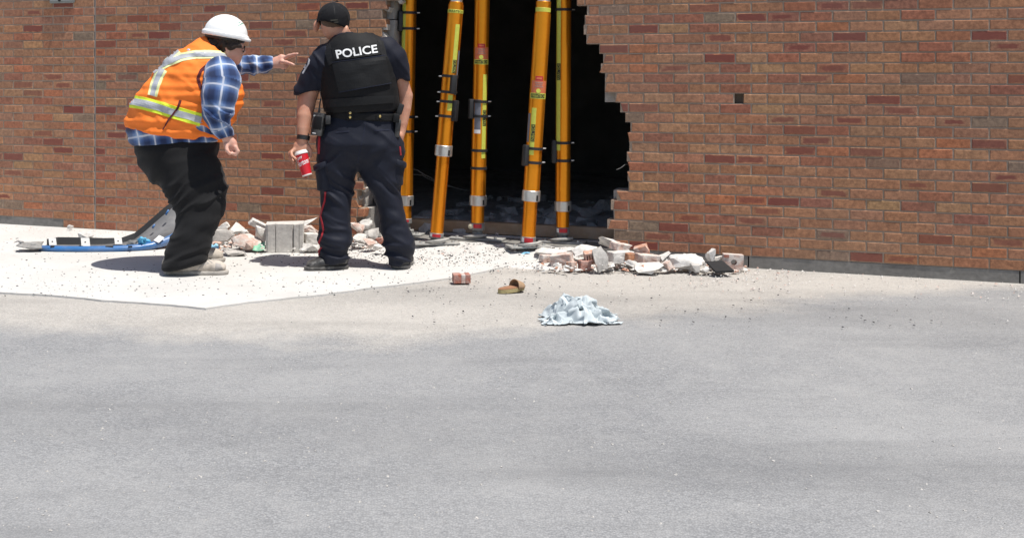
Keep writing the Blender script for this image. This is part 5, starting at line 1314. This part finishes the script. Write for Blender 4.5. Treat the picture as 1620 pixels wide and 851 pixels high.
# brick standing on edge with a round hole
def holed():
    Y = 8.12; c = P(1159, 413.5, Y); k = Y / F; e = empty('brick_fragment', (c.x, c.y, 0), 'pale brick standing on edge with a round hole, farthest right', 'brick', 'broken bricks in the rubble')
    w, h, d = 31 * k, 23 * k, 0.06; n = 24; V = []; Fc = []; R = Matrix.Rotation(-0.12, 3, 'Z') @ Matrix.Rotation(math.radians(3), 3, 'Y')
    for y in (-d / 2, d / 2):
        for i in range(n):
            a = 2 * math.pi * i / n; V.append(Vector((0.004 + 0.020 * math.cos(a), y, -0.002 + 0.020 * math.sin(a))))
        for i in range(n):
            a = 2 * math.pi * i / n; m = max(abs(math.cos(a)), abs(math.sin(a))); V.append(Vector((w / 2 * math.cos(a) / m, y, h / 2 * math.sin(a) / m)))
    for i in range(n):
        j = (i + 1) % n; Fc += [[i, j, n + j, n + i], [2 * n + j, 2 * n + i, 3 * n + i, 3 * n + j], [n + i, n + j, 3 * n + j, 3 * n + i], [j, i, 2 * n + i, 2 * n + j]]
    m = MB(); m.add([c + R @ v for v in V], Fc); m.build('brick_body', RM['pink'], e)
    MB().box(c + R @ Vector((-w * 0.36, -0.012, h * 0.36)), (w * 0.26, 0.045, h * 0.20), R).build('broken_corner', RM['red'], e)
holed()
# black panel lying on the heap
q = [P(1117, 413.5, 8.02), P(1143, 412, 8.10), P(1161.5, 427.5, 7.93), P(1132, 429, 7.90)]; nn = Vector((0, 0, 0.012))
pan = MB(); pan.hexa([p - nn for p in q] + [p for p in q]); o = pan.build('black_panel', simple('black_foam', (0.012, 0.012, 0.013), 0.85, var=0.15), None, origin=(q[3].x, q[3].y, 0)); tag(o, 'flat black diamond-shaped panel lying among the rubble at the right', 'panel')
# ---- left-hand heap
chunk((333, 362, 371, 389), 9.15, 'grey', 'hollow grey block face leaning at the left end of the rubble by the worker\'s boots', boxy=0.85, depth=0.08, roll=8)
chunk((342, 351, 364, 366), 9.35, 'white', 'jagged white lump resting on top of the leaning grey block face', roll=15)
chunk((359, 352, 387, 371), 9.38, 'white', 'jagged white shard with a pointed top against the wall in the left heap', n=10, boxy=0.2)
chunk((379, 363, 394, 373), 9.36, 'white', 'small round white lump between the pointed shard and the tilted brick')
chunk((365, 370, 414, 394), 9.02, 'pink', 'dusty pinkish beige block piece in the middle of the left heap', boxy=0.8, roll=-3)
brickbit((392, 345, 439, 373), 9.22, 'white', 'long whitish brick tilted steeply against the wall behind the grey block', (0.24, 0.09, 0.06), rz=0.15, roll=-34)
chunk((404, 357, 424, 385), 9.06, 'white', 'pale wedge filling the gap left of the squared grey block')
chunk((388, 383, 401, 394), 8.92, 'brick', 'small brown brick crumb before the pinkish block piece')
chunk((332, 382, 350, 393), 8.95, 'brick', 'orange brick crumb by the worker\'s far boot')
chunk((460, 344, 503, 366), 9.28, 'white', 'large pointed white slab rising behind the squared grey block', n=9, boxy=0.2, roll=20)
chunk((478, 357, 504, 373), 9.16, 'pink', 'pinkish brick chunk between the squared grey block and the officer\'s leg')
brickbit((478, 368, 504, 388), 9.04, 'white', 'white mortar-coated brick wedged right of the squared grey block')
chunk((478, 384, 508, 399), 8.92, 'white', 'flat white shard on the ground right of the squared grey block', depth=0.12)
chunk((446, 351, 465, 362), 9.25, 'white', 'rounded white lump just peeping over the squared grey block')
chunk((350, 395, 391, 405), 8.78, 'grey', 'thin flat grey sheet of rubble on the apron beside the worker\'s boots', depth=0.16)
# squared grey block with grooves
def block():
    Y = gY(400); k = Y / F; x0, x1 = 420.0, 480.0; w = (x1 - x0) * k; h = 45 * k; c = P((x0 + x1) / 2, 400, Y)
    e = empty('concrete_block', (c.x, c.y, 0), 'squared light grey grooved concrete block standing upright on the apron', 'block')
    pr = [(0, 0.022), (0.03, 0.008), (0.07, 0.0), (0.255, 0.0), (0.26, 0.010), (0.275, 0.010), (0.28, 0.0), (0.70, 0.0), (0.715, 0.022), (0.745, 0.022), (0.755, 0.0), (0.875, 0.0), (0.88, 0.007), (0.89, 0.007), (0.895, 0.0), (0.985, 0.0), (1.0, 0.008)]
    front = [(-w / 2 + u * w, y) for u, y in pr]; prof = front + [(w / 2, 0.19), (-w / 2, 0.19)]; n = len(prof)
    R = Matrix.Rotation(0.03, 3, 'Z'); V = [Vector((c.x, c.y, 0)) + R @ Vector((x, y, 0.002)) for x, y in prof] + [Vector((c.x, c.y, 0)) + R @ Vector((x, y, h + 0.004 * math.sin(x * 60))) for x, y in prof]
    Fc = [[i, (i + 1) % n, n + (i + 1) % n, n + i] for i in range(n)] + [list(range(n))[::-1], [n + i for i in range(n)]]
    m = MB(); m.add(V, Fc); m.build('block_body', rubble_mat('split_block', (0.56, 0.535, 0.50), DUST, 0.2, bump=0.002), e)
block()
# ---- rubble between the officer's legs
mid = [((553, 352, 577, 371), 9.12, 'pink', 'pinkish brick chunk seen between the officer\'s knees, at the broken jamb', -10), ((556, 369, 580, 386), 9.0, 'white', 'pale lump lowest left between the officer\'s shins', 5), ((576, 361, 600, 380), 9.1, 'grey', 'grey block crumb seen between the officer\'s shins, nearest the struts', 12),
       ((574, 377, 598, 393), 8.88, 'pink', 'flat dusty pink shard between the officer\'s ankles', -6), ((594, 375, 612, 389), 9.0, 'red', 'reddish brick crumb beside the officer\'s right shin', 8), ((566, 344, 590, 362), 9.28, 'white', 'pale chunk highest in the gap between the officer\'s legs', 18), ((590, 386, 606, 396), 8.8, 'white', 'small pale stone just left of the officer\'s right trouser cuff', 0)]
for bx, Y, m_, lab, ro_ in mid: chunk(bx, Y, m_, lab, roll=ro_)
# half brick out on the pavement
hb2 = empty('brick_fragment', G(731, 448), 'lone half brick with a pale middle lying on the pavement in front of the breach', 'brick')
c = G(731, 448) + Vector((0, 0.04, 0.026)); Rz = Matrix.Rotation(0.06, 3, 'Z')
for dx, w_, m_ in ((-0.032, 0.05, 'red'), (0.006, 0.028, 'pink'), (0.036, 0.034, 'red')): MB().box(c + Rz @ Vector((dx, 0, 0)), (w_ - 0.0006, 0.085, 0.056), Rz, 0.004).build('brick_face', RM[m_], hb2)
# loose fragments under and around the heaps
def scatter(name, n, where, size, mats_, seed, flat=0.7):
    r = random.Random(seed); V = []; Fc = []
    for _ in range(n):
        p, sc = where(r); s_ = size(r) * sc; k = len(V)
        ax_ = Matrix.Rotation(r.random() * 6.28, 3, 'Z') @ Matrix.Rotation(r.uniform(-0.5, 0.5), 3, 'X')
        pts_ = [(-1, -0.7, 0), (0.8, -1, 0), (1, 0.6, 0), (-0.5, 1, 0), (-0.5, -0.4, 1), (0.5, -0.5, 0.9), (0.3, 0.4, 1.0)]
        for q_ in pts_: V.append(p + ax_ @ Vector((q_[0] * s_ * r.uniform(0.6, 1.2), q_[1] * s_ * r.uniform(0.6, 1.2), q_[2] * s_ * flat * r.uniform(0.6, 1.3))))
        for f in ((0, 3, 2, 1), (0, 1, 5, 4), (1, 2, 6, 5), (2, 3, 6), (3, 4, 6), (3, 0, 4), (4, 5, 6)): Fc.append([k + i for i in f])
    o = mesh_np(name, np.array([tuple(v) for v in V]), Fc, mats_, None, (0, 0, 0), smooth=False); return tag(o, kind='stuff')
def on_ground(x, y):
    p = G(x, y); return Vector((p.x, p.y, max(bed_h(p), 0.0)))
def bed_h(p):
    r = Vector((p.x, p.y, 0)) - Vector((0, W0, 0)); s_ = r.dot(WT); d = -r.dot(WI)
    if d < -0.02: return 0.0
    e = min(max((s_ - wall_s(545)) / 0.35, 0), 1) * min(max((wall_s(1010) - s_) / 0.5, 0), 1)
    return 0.062 * e * math.exp(-(max(d, 0) / 0.30) ** 2)
def heap_r(r):
    x = r.uniform(850, 1180); y = 432 - 36 * r.random() ** 1.4 * max(0.15, 1 - abs(x - 985) / 190) - r.uniform(0, 5); p = G(x, r.uniform(409, 433) if y + 14 > 431 else y + 14); return Vector((p.x, p.y, r.uniform(0, 0.06) * max(0.1, 1 - abs(x - 970) / 150))), 1
def heap_l(r):
    x = r.uniform(330, 510); p = G(x, r.uniform(378, 402)); return Vector((p.x, p.y, r.uniform(0, 0.05))), 1
def heap_m(r):
    x = r.uniform(548, 640); p = G(x, r.uniform(375, 398)); return Vector((p.x, p.y, bed_h(p) + r.uniform(0, 0.03))), 1
scatter('rubble_crumbs_right', 330, heap_r, lambda r: 0.006 + 0.022 * r.random() ** 2, RM['white'], 1); scatter('brick_crumbs_right', 140, heap_r, lambda r: 0.005 + 0.018 * r.random() ** 2, RM['brick'], 2)
scatter('rubble_crumbs_left', 220, heap_l, lambda r: 0.006 + 0.020 * r.random() ** 2, RM['white'], 3); scatter('brick_crumbs_left', 80, heap_l, lambda r: 0.005 + 0.016 * r.random() ** 2, RM['brick'], 4)
scatter('rubble_crumbs_middle', 260, heap_m, lambda r: 0.006 + 0.022 * r.random() ** 2, RM['white'], 6); scatter('brick_crumbs_middle', 90, heap_m, lambda r: 0.005 + 0.016 * r.random() ** 2, RM['brick'], 7)
# gritty bed sloping up to the breach
nu, nv = 90, 24; V = []
for j in range(nv + 1):
    for i in range(nu + 1):
        s_ = wall_s(540) + (wall_s(1015) - wall_s(540)) * i / nu; d = -0.004 - 0.75 * j / nv; p = wall_pt(s_, d, 0); V.append((p.x, p.y, bed_h(p)))
V = np.array(V); V[:, 2] += np.clip(V[:, 2], 0, 0.02) * 0.5 * fbm(V * 14, 4); V[:, 2] -= 0.003 * (V[:, 2] < 0.004) + 0.012 * (V[:, 2] < 0.0015)
Fc = np.array([[j * (nu + 1) + i, (j + 1) * (nu + 1) + i, (j + 1) * (nu + 1) + i + 1, j * (nu + 1) + i + 1] for j in range(nv) for i in range(nu)])
o = mesh_np('debris_bed', V, Fc, M['concrete'], None, (0, 0, 0)); tag(o, kind='stuff')
# black plastic and glass grit, pale grit
M['grit'] = simple('dark_grit', (0.03, 0.03, 0.032), 0.5, var=0.4, scale=200)
def dens_dark(r):
    while True:
        t = r.random()
        if t < 0.55: x, y = r.gauss(700, 130), r.gauss(402, 10)
        elif t < 0.9: x, y = r.uniform(0, 860), r.uniform(370, 470)
        else: x, y = r.uniform(640, 1500), r.uniform(405, 520)
        if y > 373 + 0.03 * x * 0.8 and y > 376: break
    p = on_ground(x, y)
    if (Vector((p.x, p.y, 0)) - Vector((0, W0, 0))).dot(WI) > -0.03: return dens_dark(r)
    return p, 1
scatter('dark_grit', 2600, dens_dark, lambda r: 0.0025 + 0.0060 * r.random() ** 2.2, M['grit'], 9, 0.5)
def dens_pale(r):
    x = r.uniform(-100, 1250) if r.random() < 0.9 else r.uniform(1200, 1700); y = 113 + 2555 / (wall_Y(x) - 0.05 - abs(r.gauss(0, 0.45))); return on_ground(x, y), 1
scatter('pale_grit', 2200, dens_pale, lambda r: 0.0022 + 0.006 * r.random() ** 3, RM['white'], 10, 0.7); scatter('brick_grit', 700, dens_pale, lambda r: 0.003 + 0.008 * r.random() ** 3, RM['pink'], 12, 0.7)
def dens_road(r):
    return G(r.uniform(-100, 1700), 440 + 400 * r.random() ** 1.2, -0.012), 1
scatter('road_grit', 1500, dens_road, lambda r: 0.0018 + 0.005 * r.random() ** 4, RM['grey'], 13, 0.7)
# ---- rubble on the floor inside
M['dimrub'] = rubble_mat('dim_rubble', (0.56, 0.56, 0.56), (0.70, 0.70, 0.70), 0.5)
inside = []; r = random.Random(44)
Vall = []; Fall = []
for i in range(190):
    s_ = r.uniform(wall_s(585), wall_s(985) + 0.3); d = 0.42 + 2.9 * r.random() ** 1.6; sz = 0.03 + 0.13 * r.random() ** 2.5
    Vc, Fc = chunk_geo(sz * r.uniform(1, 1.7), sz * r.uniform(0.8, 1.4), sz * r.uniform(0.5, 0.9), 500 + i, 12, 0.4, 0.05, 1); p = wall_pt(s_, d, 0.066 + sz * 0.22); k = len(Vall)
    a = r.random() * 6; ca, sa = math.cos(a), math.sin(a)
    Vall += [(p.x + v[0] * ca - v[1] * sa, p.y + v[0] * sa + v[1] * ca, p.z + v[2]) for v in Vc]; Fall += [[k + q_ for q_ in f] for f in Fc]
o = mesh_np('floor_rubble_inside', np.array(Vall), Fall, M['dimrub'], None, (0, 0, 0), smooth=False); tag(o, kind='stuff')
# hanging wires in the breach
def wire(pts_, rad, label):
    m = MB(); P_ = [P(*q_) for q_ in pts_]; sm = []
    for i in range(len(P_) - 1):
        for t in range(6): sm.append(P_[i].lerp(P_[i + 1], t / 6) + Vector((0, 0, -0.006 * math.sin(math.pi * t / 6))))
    m.tube(sm + [P_[-1]], rad, 6); o = m.build('wire', M['cast'], None, True, origin=tuple(P_[-1])); tag(o, label, 'wire', 'loose wires in the breach')
wire([(646, 262, 9.9), (662, 270, 9.95), (680, 280, 10), (700, 290, 10.1), (740, 302, 10.2)], 0.004, 'upper thin pale wire hanging between the two leftmost struts')
wire([(648, 274, 9.9), (668, 277, 9.95), (690, 288, 10), (720, 297, 10.1)], 0.003, 'lower thin pale wire hanging between the two leftmost struts')
wire([(997, 257, 8.66), (988, 261, 8.60), (975, 268.5, 8.56)], 0.0016, 'short stiff wire poking from the right edge of the breach')

# ------------------------------------------------------------------ torn car bumper
bum = empty('car_bumper', G(150, 398), 'torn blue car bumper lying inside-up by the wall behind the worker', 'car bumper')
M['blue'] = simple('blue_car_paint', (0.035, 0.145, 0.37), 0.35, var=0.08, scale=10, dust=0.25, Coat_Weight=0.4)
M['bgrey'] = simple('grey_bumper_plastic', (0.17, 0.17, 0.175), 0.6, var=0.12, scale=12, dust=0.3); M['bblack'] = simple('black_bumper_edge', (0.014, 0.014, 0.015), 0.6, var=0.1)
# stations: x, front lip (y at bottom, y at top), back lip (x, y at bottom, y at top), depths
ST = [(62, 396.5, 388.5, 74, 388, 378.5, 8.98, 9.22), (90, 398.2, 389.5, 92, 387.5, 375.5, 8.95, 9.25), (130, 398.5, 390.0, 130, 387.5, 376, 8.94, 9.27), (170, 398.0, 389.5, 165, 387, 377, 8.95, 9.30), (200, 397.0, 388.5, 192, 385, 376.5, 8.97, 9.32),
      (222, 395.8, 386.5, 213, 379, 369, 9.0, 9.34), (240, 393.8, 383, 229, 367, 356, 9.04, 9.36), (256, 390.5, 378, 245, 353, 342, 9.08, 9.38), (270, 386, 371.5, 260, 340, 329, 9.12, 9.40), (283, 379, 363, 274, 328, 318, 9.16, 9.42), (294, 372, 355, 287, 321, 312, 9.2, 9.44)]
def sheet_between(name, rows, mat, thick=0.006, par=bum):
    n = len(rows[0]); m = len(rows); V = [p for r_ in rows for p in r_]; Fc = [[j * n + i, j * n + i + 1, (j + 1) * n + i + 1, (j + 1) * n + i] for j in range(m - 1) for i in range(n - 1)]
    o = mesh_np(name, np.array([tuple(v) for v in V]), Fc, mat, par); md = o.modifiers.new('solid', 'SOLIDIFY'); md.thickness = thick; md.offset = 0; return o
fb_, ft_, fi_, bb_, bt_ = [], [], [], [], []
for x, y0, y1, xb, yb0, yb1, Yf, Yb in ST:
    fb_.append(P(x, y0, Yf)); ft_.append(P(x, y1, Yf + 0.015)); fi_.append(P(x, y1 + 1.5, Yf + 0.045)); bb_.append(P(xb, yb0, Yb)); bt_.append(P(xb, yb1, Yb + 0.02))
midp = [a.lerp(b, 0.5) - Vector((0, 0, 0.012)) for a, b in zip(fi_, bb_)]
sheet_between('painted_lip', [fb_, [a.lerp(b, 0.5) + Vector((0, -0.016, 0)) for a, b in zip(fb_, ft_)], ft_, fi_], M['blue'])
sheet_between('inner_shell', [fi_, [p - Vector((0, 0, 0.008)) for p in fi_], midp, bb_], M['bgrey'])
sheet_between('back_edge', [bb_, bt_, [p + Vector((-0.006, 0.02, -0.004)) for p in bt_]], M['bblack'], 0.005).data.polygons.foreach_set('use_smooth', [False] * (2 * (len(bb_) - 1)))
for x0, x1, yt, yb in ((77, 90, 377, 388.5), (128, 143, 377, 390), (181, 194, 377, 387)):
    m = MB(); q_ = [P(x0 + 1, yb, 9.05), P(x1, yb, 9.05), P(x1 - 1.5, yt, 9.24), P(x0, yt, 9.24)]; m.hexa([p + Vector((0, 0, -0.004)) for p in q_] + [p + Vector((0, -0.004, 0.004)) for p in q_]); t_ = m.build('bracket', simple('pale_bracket', (0.52, 0.52, 0.51), 0.7) if 'pale_bracket' not in bpy.data.materials else bpy.data.materials['pale_bracket'], bum)
    c = P((x0 + x1) / 2 - 0.5, (yt + yb) / 2, 9.125); MB().lathe(c, c + Vector((0, -0.8, 0.6)), [(0, 0.006), (0.006, 0.006)], 10).build('bolt_hole', M['black'], t_)
# blue scuffs inside, sticker, crumpled left end, clips
for (x0, y0), (x1, y1), Y in (((262, 340), (267, 332), 9.30), ((241, 361), (245, 355), 9.26)):
    a, b = P(x0, y0, Y - 0.02), P(x1, y1, Y - 0.01); MB().tube([a, b], 0.008, 6).build('paint_edge', M['blue'], bum, True)
q_ = [P(243, 380, 9.06), P(252, 372, 9.10), P(260, 376, 9.08), P(251, 383.5, 9.04)]; m = MB(); m.hexa([p - Vector((0, 0, 0.004)) for p in q_] + q_); m.build('sticker', M['white'], bum)
V, Fc = chunk_geo(0.21, 0.16, 0.055, 78, 14, 0.6, 0.10, 3); c = P(48, 389, 8.99); mesh_np('crumpled_end', V + np.array(c), Fc, rubble_mat('torn_plastic', (0.26, 0.25, 0.24), (0.36, 0.36, 0.35), 0.4), bum)
for pts_ in ([P(36, 384, 9.0), P(28, 381.5, 9.02), P(22, 384, 9.0)], [P(40, 388, 8.97), P(32, 386.5, 8.97)]): MB().tube(pts_, [0.012, 0.006, 0.002][:len(pts_)], 6).build('torn_strip', M['bgrey'], bum, True)
for x in (83, 128, 170, 176, 206): c = P(x, 390.2, 8.96); MB().box(c, (0.03, 0.012, 0.012), None, 0.002).build('clip', M['bblack'], bum)
V, Fc = chunk_geo(0.085, 0.09, 0.05, 99, 16, 0.5, 0.12, 2); mesh_np('lamp_socket', V + np.array(P(209, 384.5, 9.05)), Fc, M['cast'], bum)
V, Fc = chunk_geo(0.10, 0.09, 0.075, 123, 22, 0.1, 0.34, 4); c = P(227, 382, 9.04); o = mesh_np('crumpled_glove', V + np.array(c), Fc, simple('blue_nitrile', (0.10, 0.42, 0.68), 0.5, var=0.1), None, tuple(c)); tag(o, 'crumpled light blue disposable glove lying in the torn bumper', 'glove')
chunk((124, 366, 150, 379), 9.42, 'white', 'white angular stone standing behind the torn bumper', depth=0.1, group='loose stones by the wall'); chunk((106, 356, 116, 363), 10.15, 'white', 'small white stone lying against the wall base behind the bumper', group='loose stones by the wall')
# ------------------------------------------------------------------ scraps
def scrap(name, pts_, label, colr, thick=0.003, cat='scrap'):
    q_ = [Vector(p) for p in pts_]; c = sum(q_, Vector()) / len(q_); n = 8; V = []; Fc = []
    for j in range(n + 1):
        for i in range(n + 1):
            u, v = i / n, j / n; p = (q_[0].lerp(q_[1], u)).lerp(q_[3].lerp(q_[2], u), v); p = p + Vector((0, 0, 0.012 * vnoise(np.array([[u * 3, v * 3, len(label)]]), 3)[0])); V.append(tuple(p))
    Fc = [[j * (n + 1) + i, j * (n + 1) + i + 1, (j + 1) * (n + 1) + i + 1, (j + 1) * (n + 1) + i] for j in range(n) for i in range(n)]
    o = mesh_np(name, np.array(V), Fc, simple(name + '_colour', colr, 0.6, var=0.1, scale=20, dust=0.3), None, (c.x, c.y, 0)); md = o.modifiers.new('solid', 'SOLIDIFY'); md.thickness = thick; tag(o, label, cat); return o
scrap('green_scrap', [P(399, 394, 8.9), P(418, 396, 8.88), P(419, 384, 8.96), P(404, 385, 8.97)], 'pale green plastic scrap against the left side of the squared grey block', (0.22, 0.50, 0.34))
scrap('blue_scrap', [P(820, 402, 8.62), P(838, 402.5, 8.6), P(847, 397, 8.7), P(832, 397.5, 8.72)], 'small light blue plastic scrap beside a strut foot', (0.25, 0.55, 0.78))
scrap('pale_blue_wrapper', [P(333, 395, 8.86), P(346, 395, 8.86), P(345, 386, 8.9), P(334, 387, 8.92)], 'light blue wrapper just above the worker\'s far boot', (0.30, 0.58, 0.75))
# ------------------------------------------------------------------ sandal
sc = G(810, 462); san = empty('sandal', (sc.x, sc.y, -0.011), 'tan slip-on sandal lying on the pavement in front of the struts', 'sandal')
R = Matrix.Rotation(math.radians(28), 3, 'Z'); base = Vector((sc.x, sc.y + 0.05, -0.010))
def foot_outline(n, grow=0.0):
    out = []
    for i in range(n):
        a = 2 * math.pi * i / n; x = math.cos(a); y = math.sin(a); w_ = 0.042 + 0.010 * max(0, x) ; out.append((x * (0.125 + grow) * 0.75, y * (w_ + grow)))
    return out
def slab(name, z0, z1, grow, mat, tilt=0.0):
    ol = foot_outline(28, grow); V = []; n = len(ol)
    for z in (z0, z1): V += [base + R @ Vector((x, y, z + tilt * (x + 0.1))) for x, y in ol]
    Fc = [[i, (i + 1) % n, n + (i + 1) % n, n + i] for i in range(n)] + [list(range(n))[::-1], [n + i for i in range(n)]]; m = MB(); m.add(V, Fc); return m.build(name, mat, san, 'auto')
M['tan'] = simple('tan_suede', (0.34, 0.22, 0.13), 0.85, var=0.12, scale=40, bump=0.001); M['cork'] = simple('cork_sole', (0.40, 0.33, 0.16), 0.9, var=0.15, scale=90); M['insole'] = simple('brown_insole', (0.30, 0.15, 0.08), 0.8, var=0.1)
slab('sole', 0.0, 0.022, 0.0, M['cork'], 0.06); slab('insole', 0.0222, 0.027, -0.003, M['insole'], 0.06)
rows = []
for i in range(9):
    x = 0.082 - 0.062 * i / 8; row = []
    for j in range(17):
        a = math.pi * j / 16; hh = 0.020 + (0.026 + 0.026 * i / 8) * math.sin(a) ** 0.7; w_ = (0.028 + 0.024 * min(1, i / 3)) * math.cos(a); row.append(base + R @ Vector((x + 0.010 * math.sin(a) * (i / 8), w_, hh + 0.06 * (x + 0.1) * 0.6)))
    rows.append(row)
sheet_between('upper', rows, M['tan'], 0.005, san)
# ------------------------------------------------------------------ crumpled cloth on the road
def cloth():
    c = G(915, 510); e = None
    nu, nv = 200, 90; i_, j_ = np.meshgrid(np.arange(nu + 1), np.arange(nv + 1)); U = i_.ravel() / nu * 2 - 1; Vv = j_.ravel() / nv * 2 - 1
    z0 = np.zeros_like(U); q0 = np.stack([U * 1.6, Vv * 1.1, z0], 1)
    # crumple: the sheet is gathered sideways, so folds overlap
    X_ = 0.180 * U + 0.030 * fbm(q0 * 3.0, 61, 2) + 0.006 * fbm(q0 * 6, 63, 2) + 0.045 * (U > 0.55) * (U - 0.55) / 0.45
    Y_ = 0.120 * Vv + 0.030 * fbm(q0 * 3.0 + 9, 65, 2) + 0.006 * fbm(q0 * 6 + 9, 67, 2)
    edge = np.maximum(np.abs(U), np.abs(Vv)); fall = np.clip((1 - edge) / 0.30, 0, 1); fall = fall * fall * (3 - 2 * fall)
    body = np.exp(-(((U + 0.18) / 0.62) ** 2 + (Vv / 0.75) ** 2)) * 0.092 + np.exp(-(((U - 0.35) / 0.35) ** 2 + ((Vv + 0.1) / 0.6) ** 2)) * 0.045
    def rid(a, f, sd, st):
        ca, sa = math.cos(a), math.sin(a); p = np.stack([(U * 1.7 * ca + Vv * sa) * f, (-U * 1.7 * sa + Vv * ca) * f * st, z0 + sd], 1); n = vnoise(p + 0.5 * fbm(q0 * 2.5, sd, 2)[:, None], sd); return 1 - np.sqrt(n * n + 0.002)
    fold = 0.062 * (rid(0.5, 2.7, 71, 0.30) - 0.62) + 0.045 * (rid(-0.6, 3.4, 73, 0.35) - 0.62) + 0.014 * (rid(1.2, 6, 75, 0.5) - 0.6)
    Z_ = np.maximum(body * fall + fold * (0.25 + 0.75 * fall) + 0.012, 0.004 + 0.010 * rid(0.3, 6, 79, 1.0) * (1 - fall))
    X_ = X_ + 0.35 * fold; W_ = np.stack([c.x + X_, c.y + 0.10 + Y_, Z_ - 0.013], 1)
    Fc = np.array([[j * (nu + 1) + i, j * (nu + 1) + i + 1, (j + 1) * (nu + 1) + i + 1, (j + 1) * (nu + 1) + i] for j in range(nv) for i in range(nu)])
    b = NB('pale_blue_cloth'); v = b.obj(); f = b.noise(v, 300, 2); g = b.noise(v, 9, 3); cc = b.ramp(g, [(0.3, (0.44, 0.49, 0.51)), (0.7, (0.56, 0.605, 0.62))]); m = b.done(cc, 0.9, 0, b.bump(f, 0.001), 0.25, Sheen_Weight=0.1)
    o = mesh_np('crumpled_shirt', W_, Fc, m, None, (c.x, c.y, -0.011)); md = o.modifiers.new('solid', 'SOLIDIFY'); md.thickness = 0.003
    tag(o, 'crumpled pale blue cloth garment lying in the road at the front', 'cloth')
cloth()
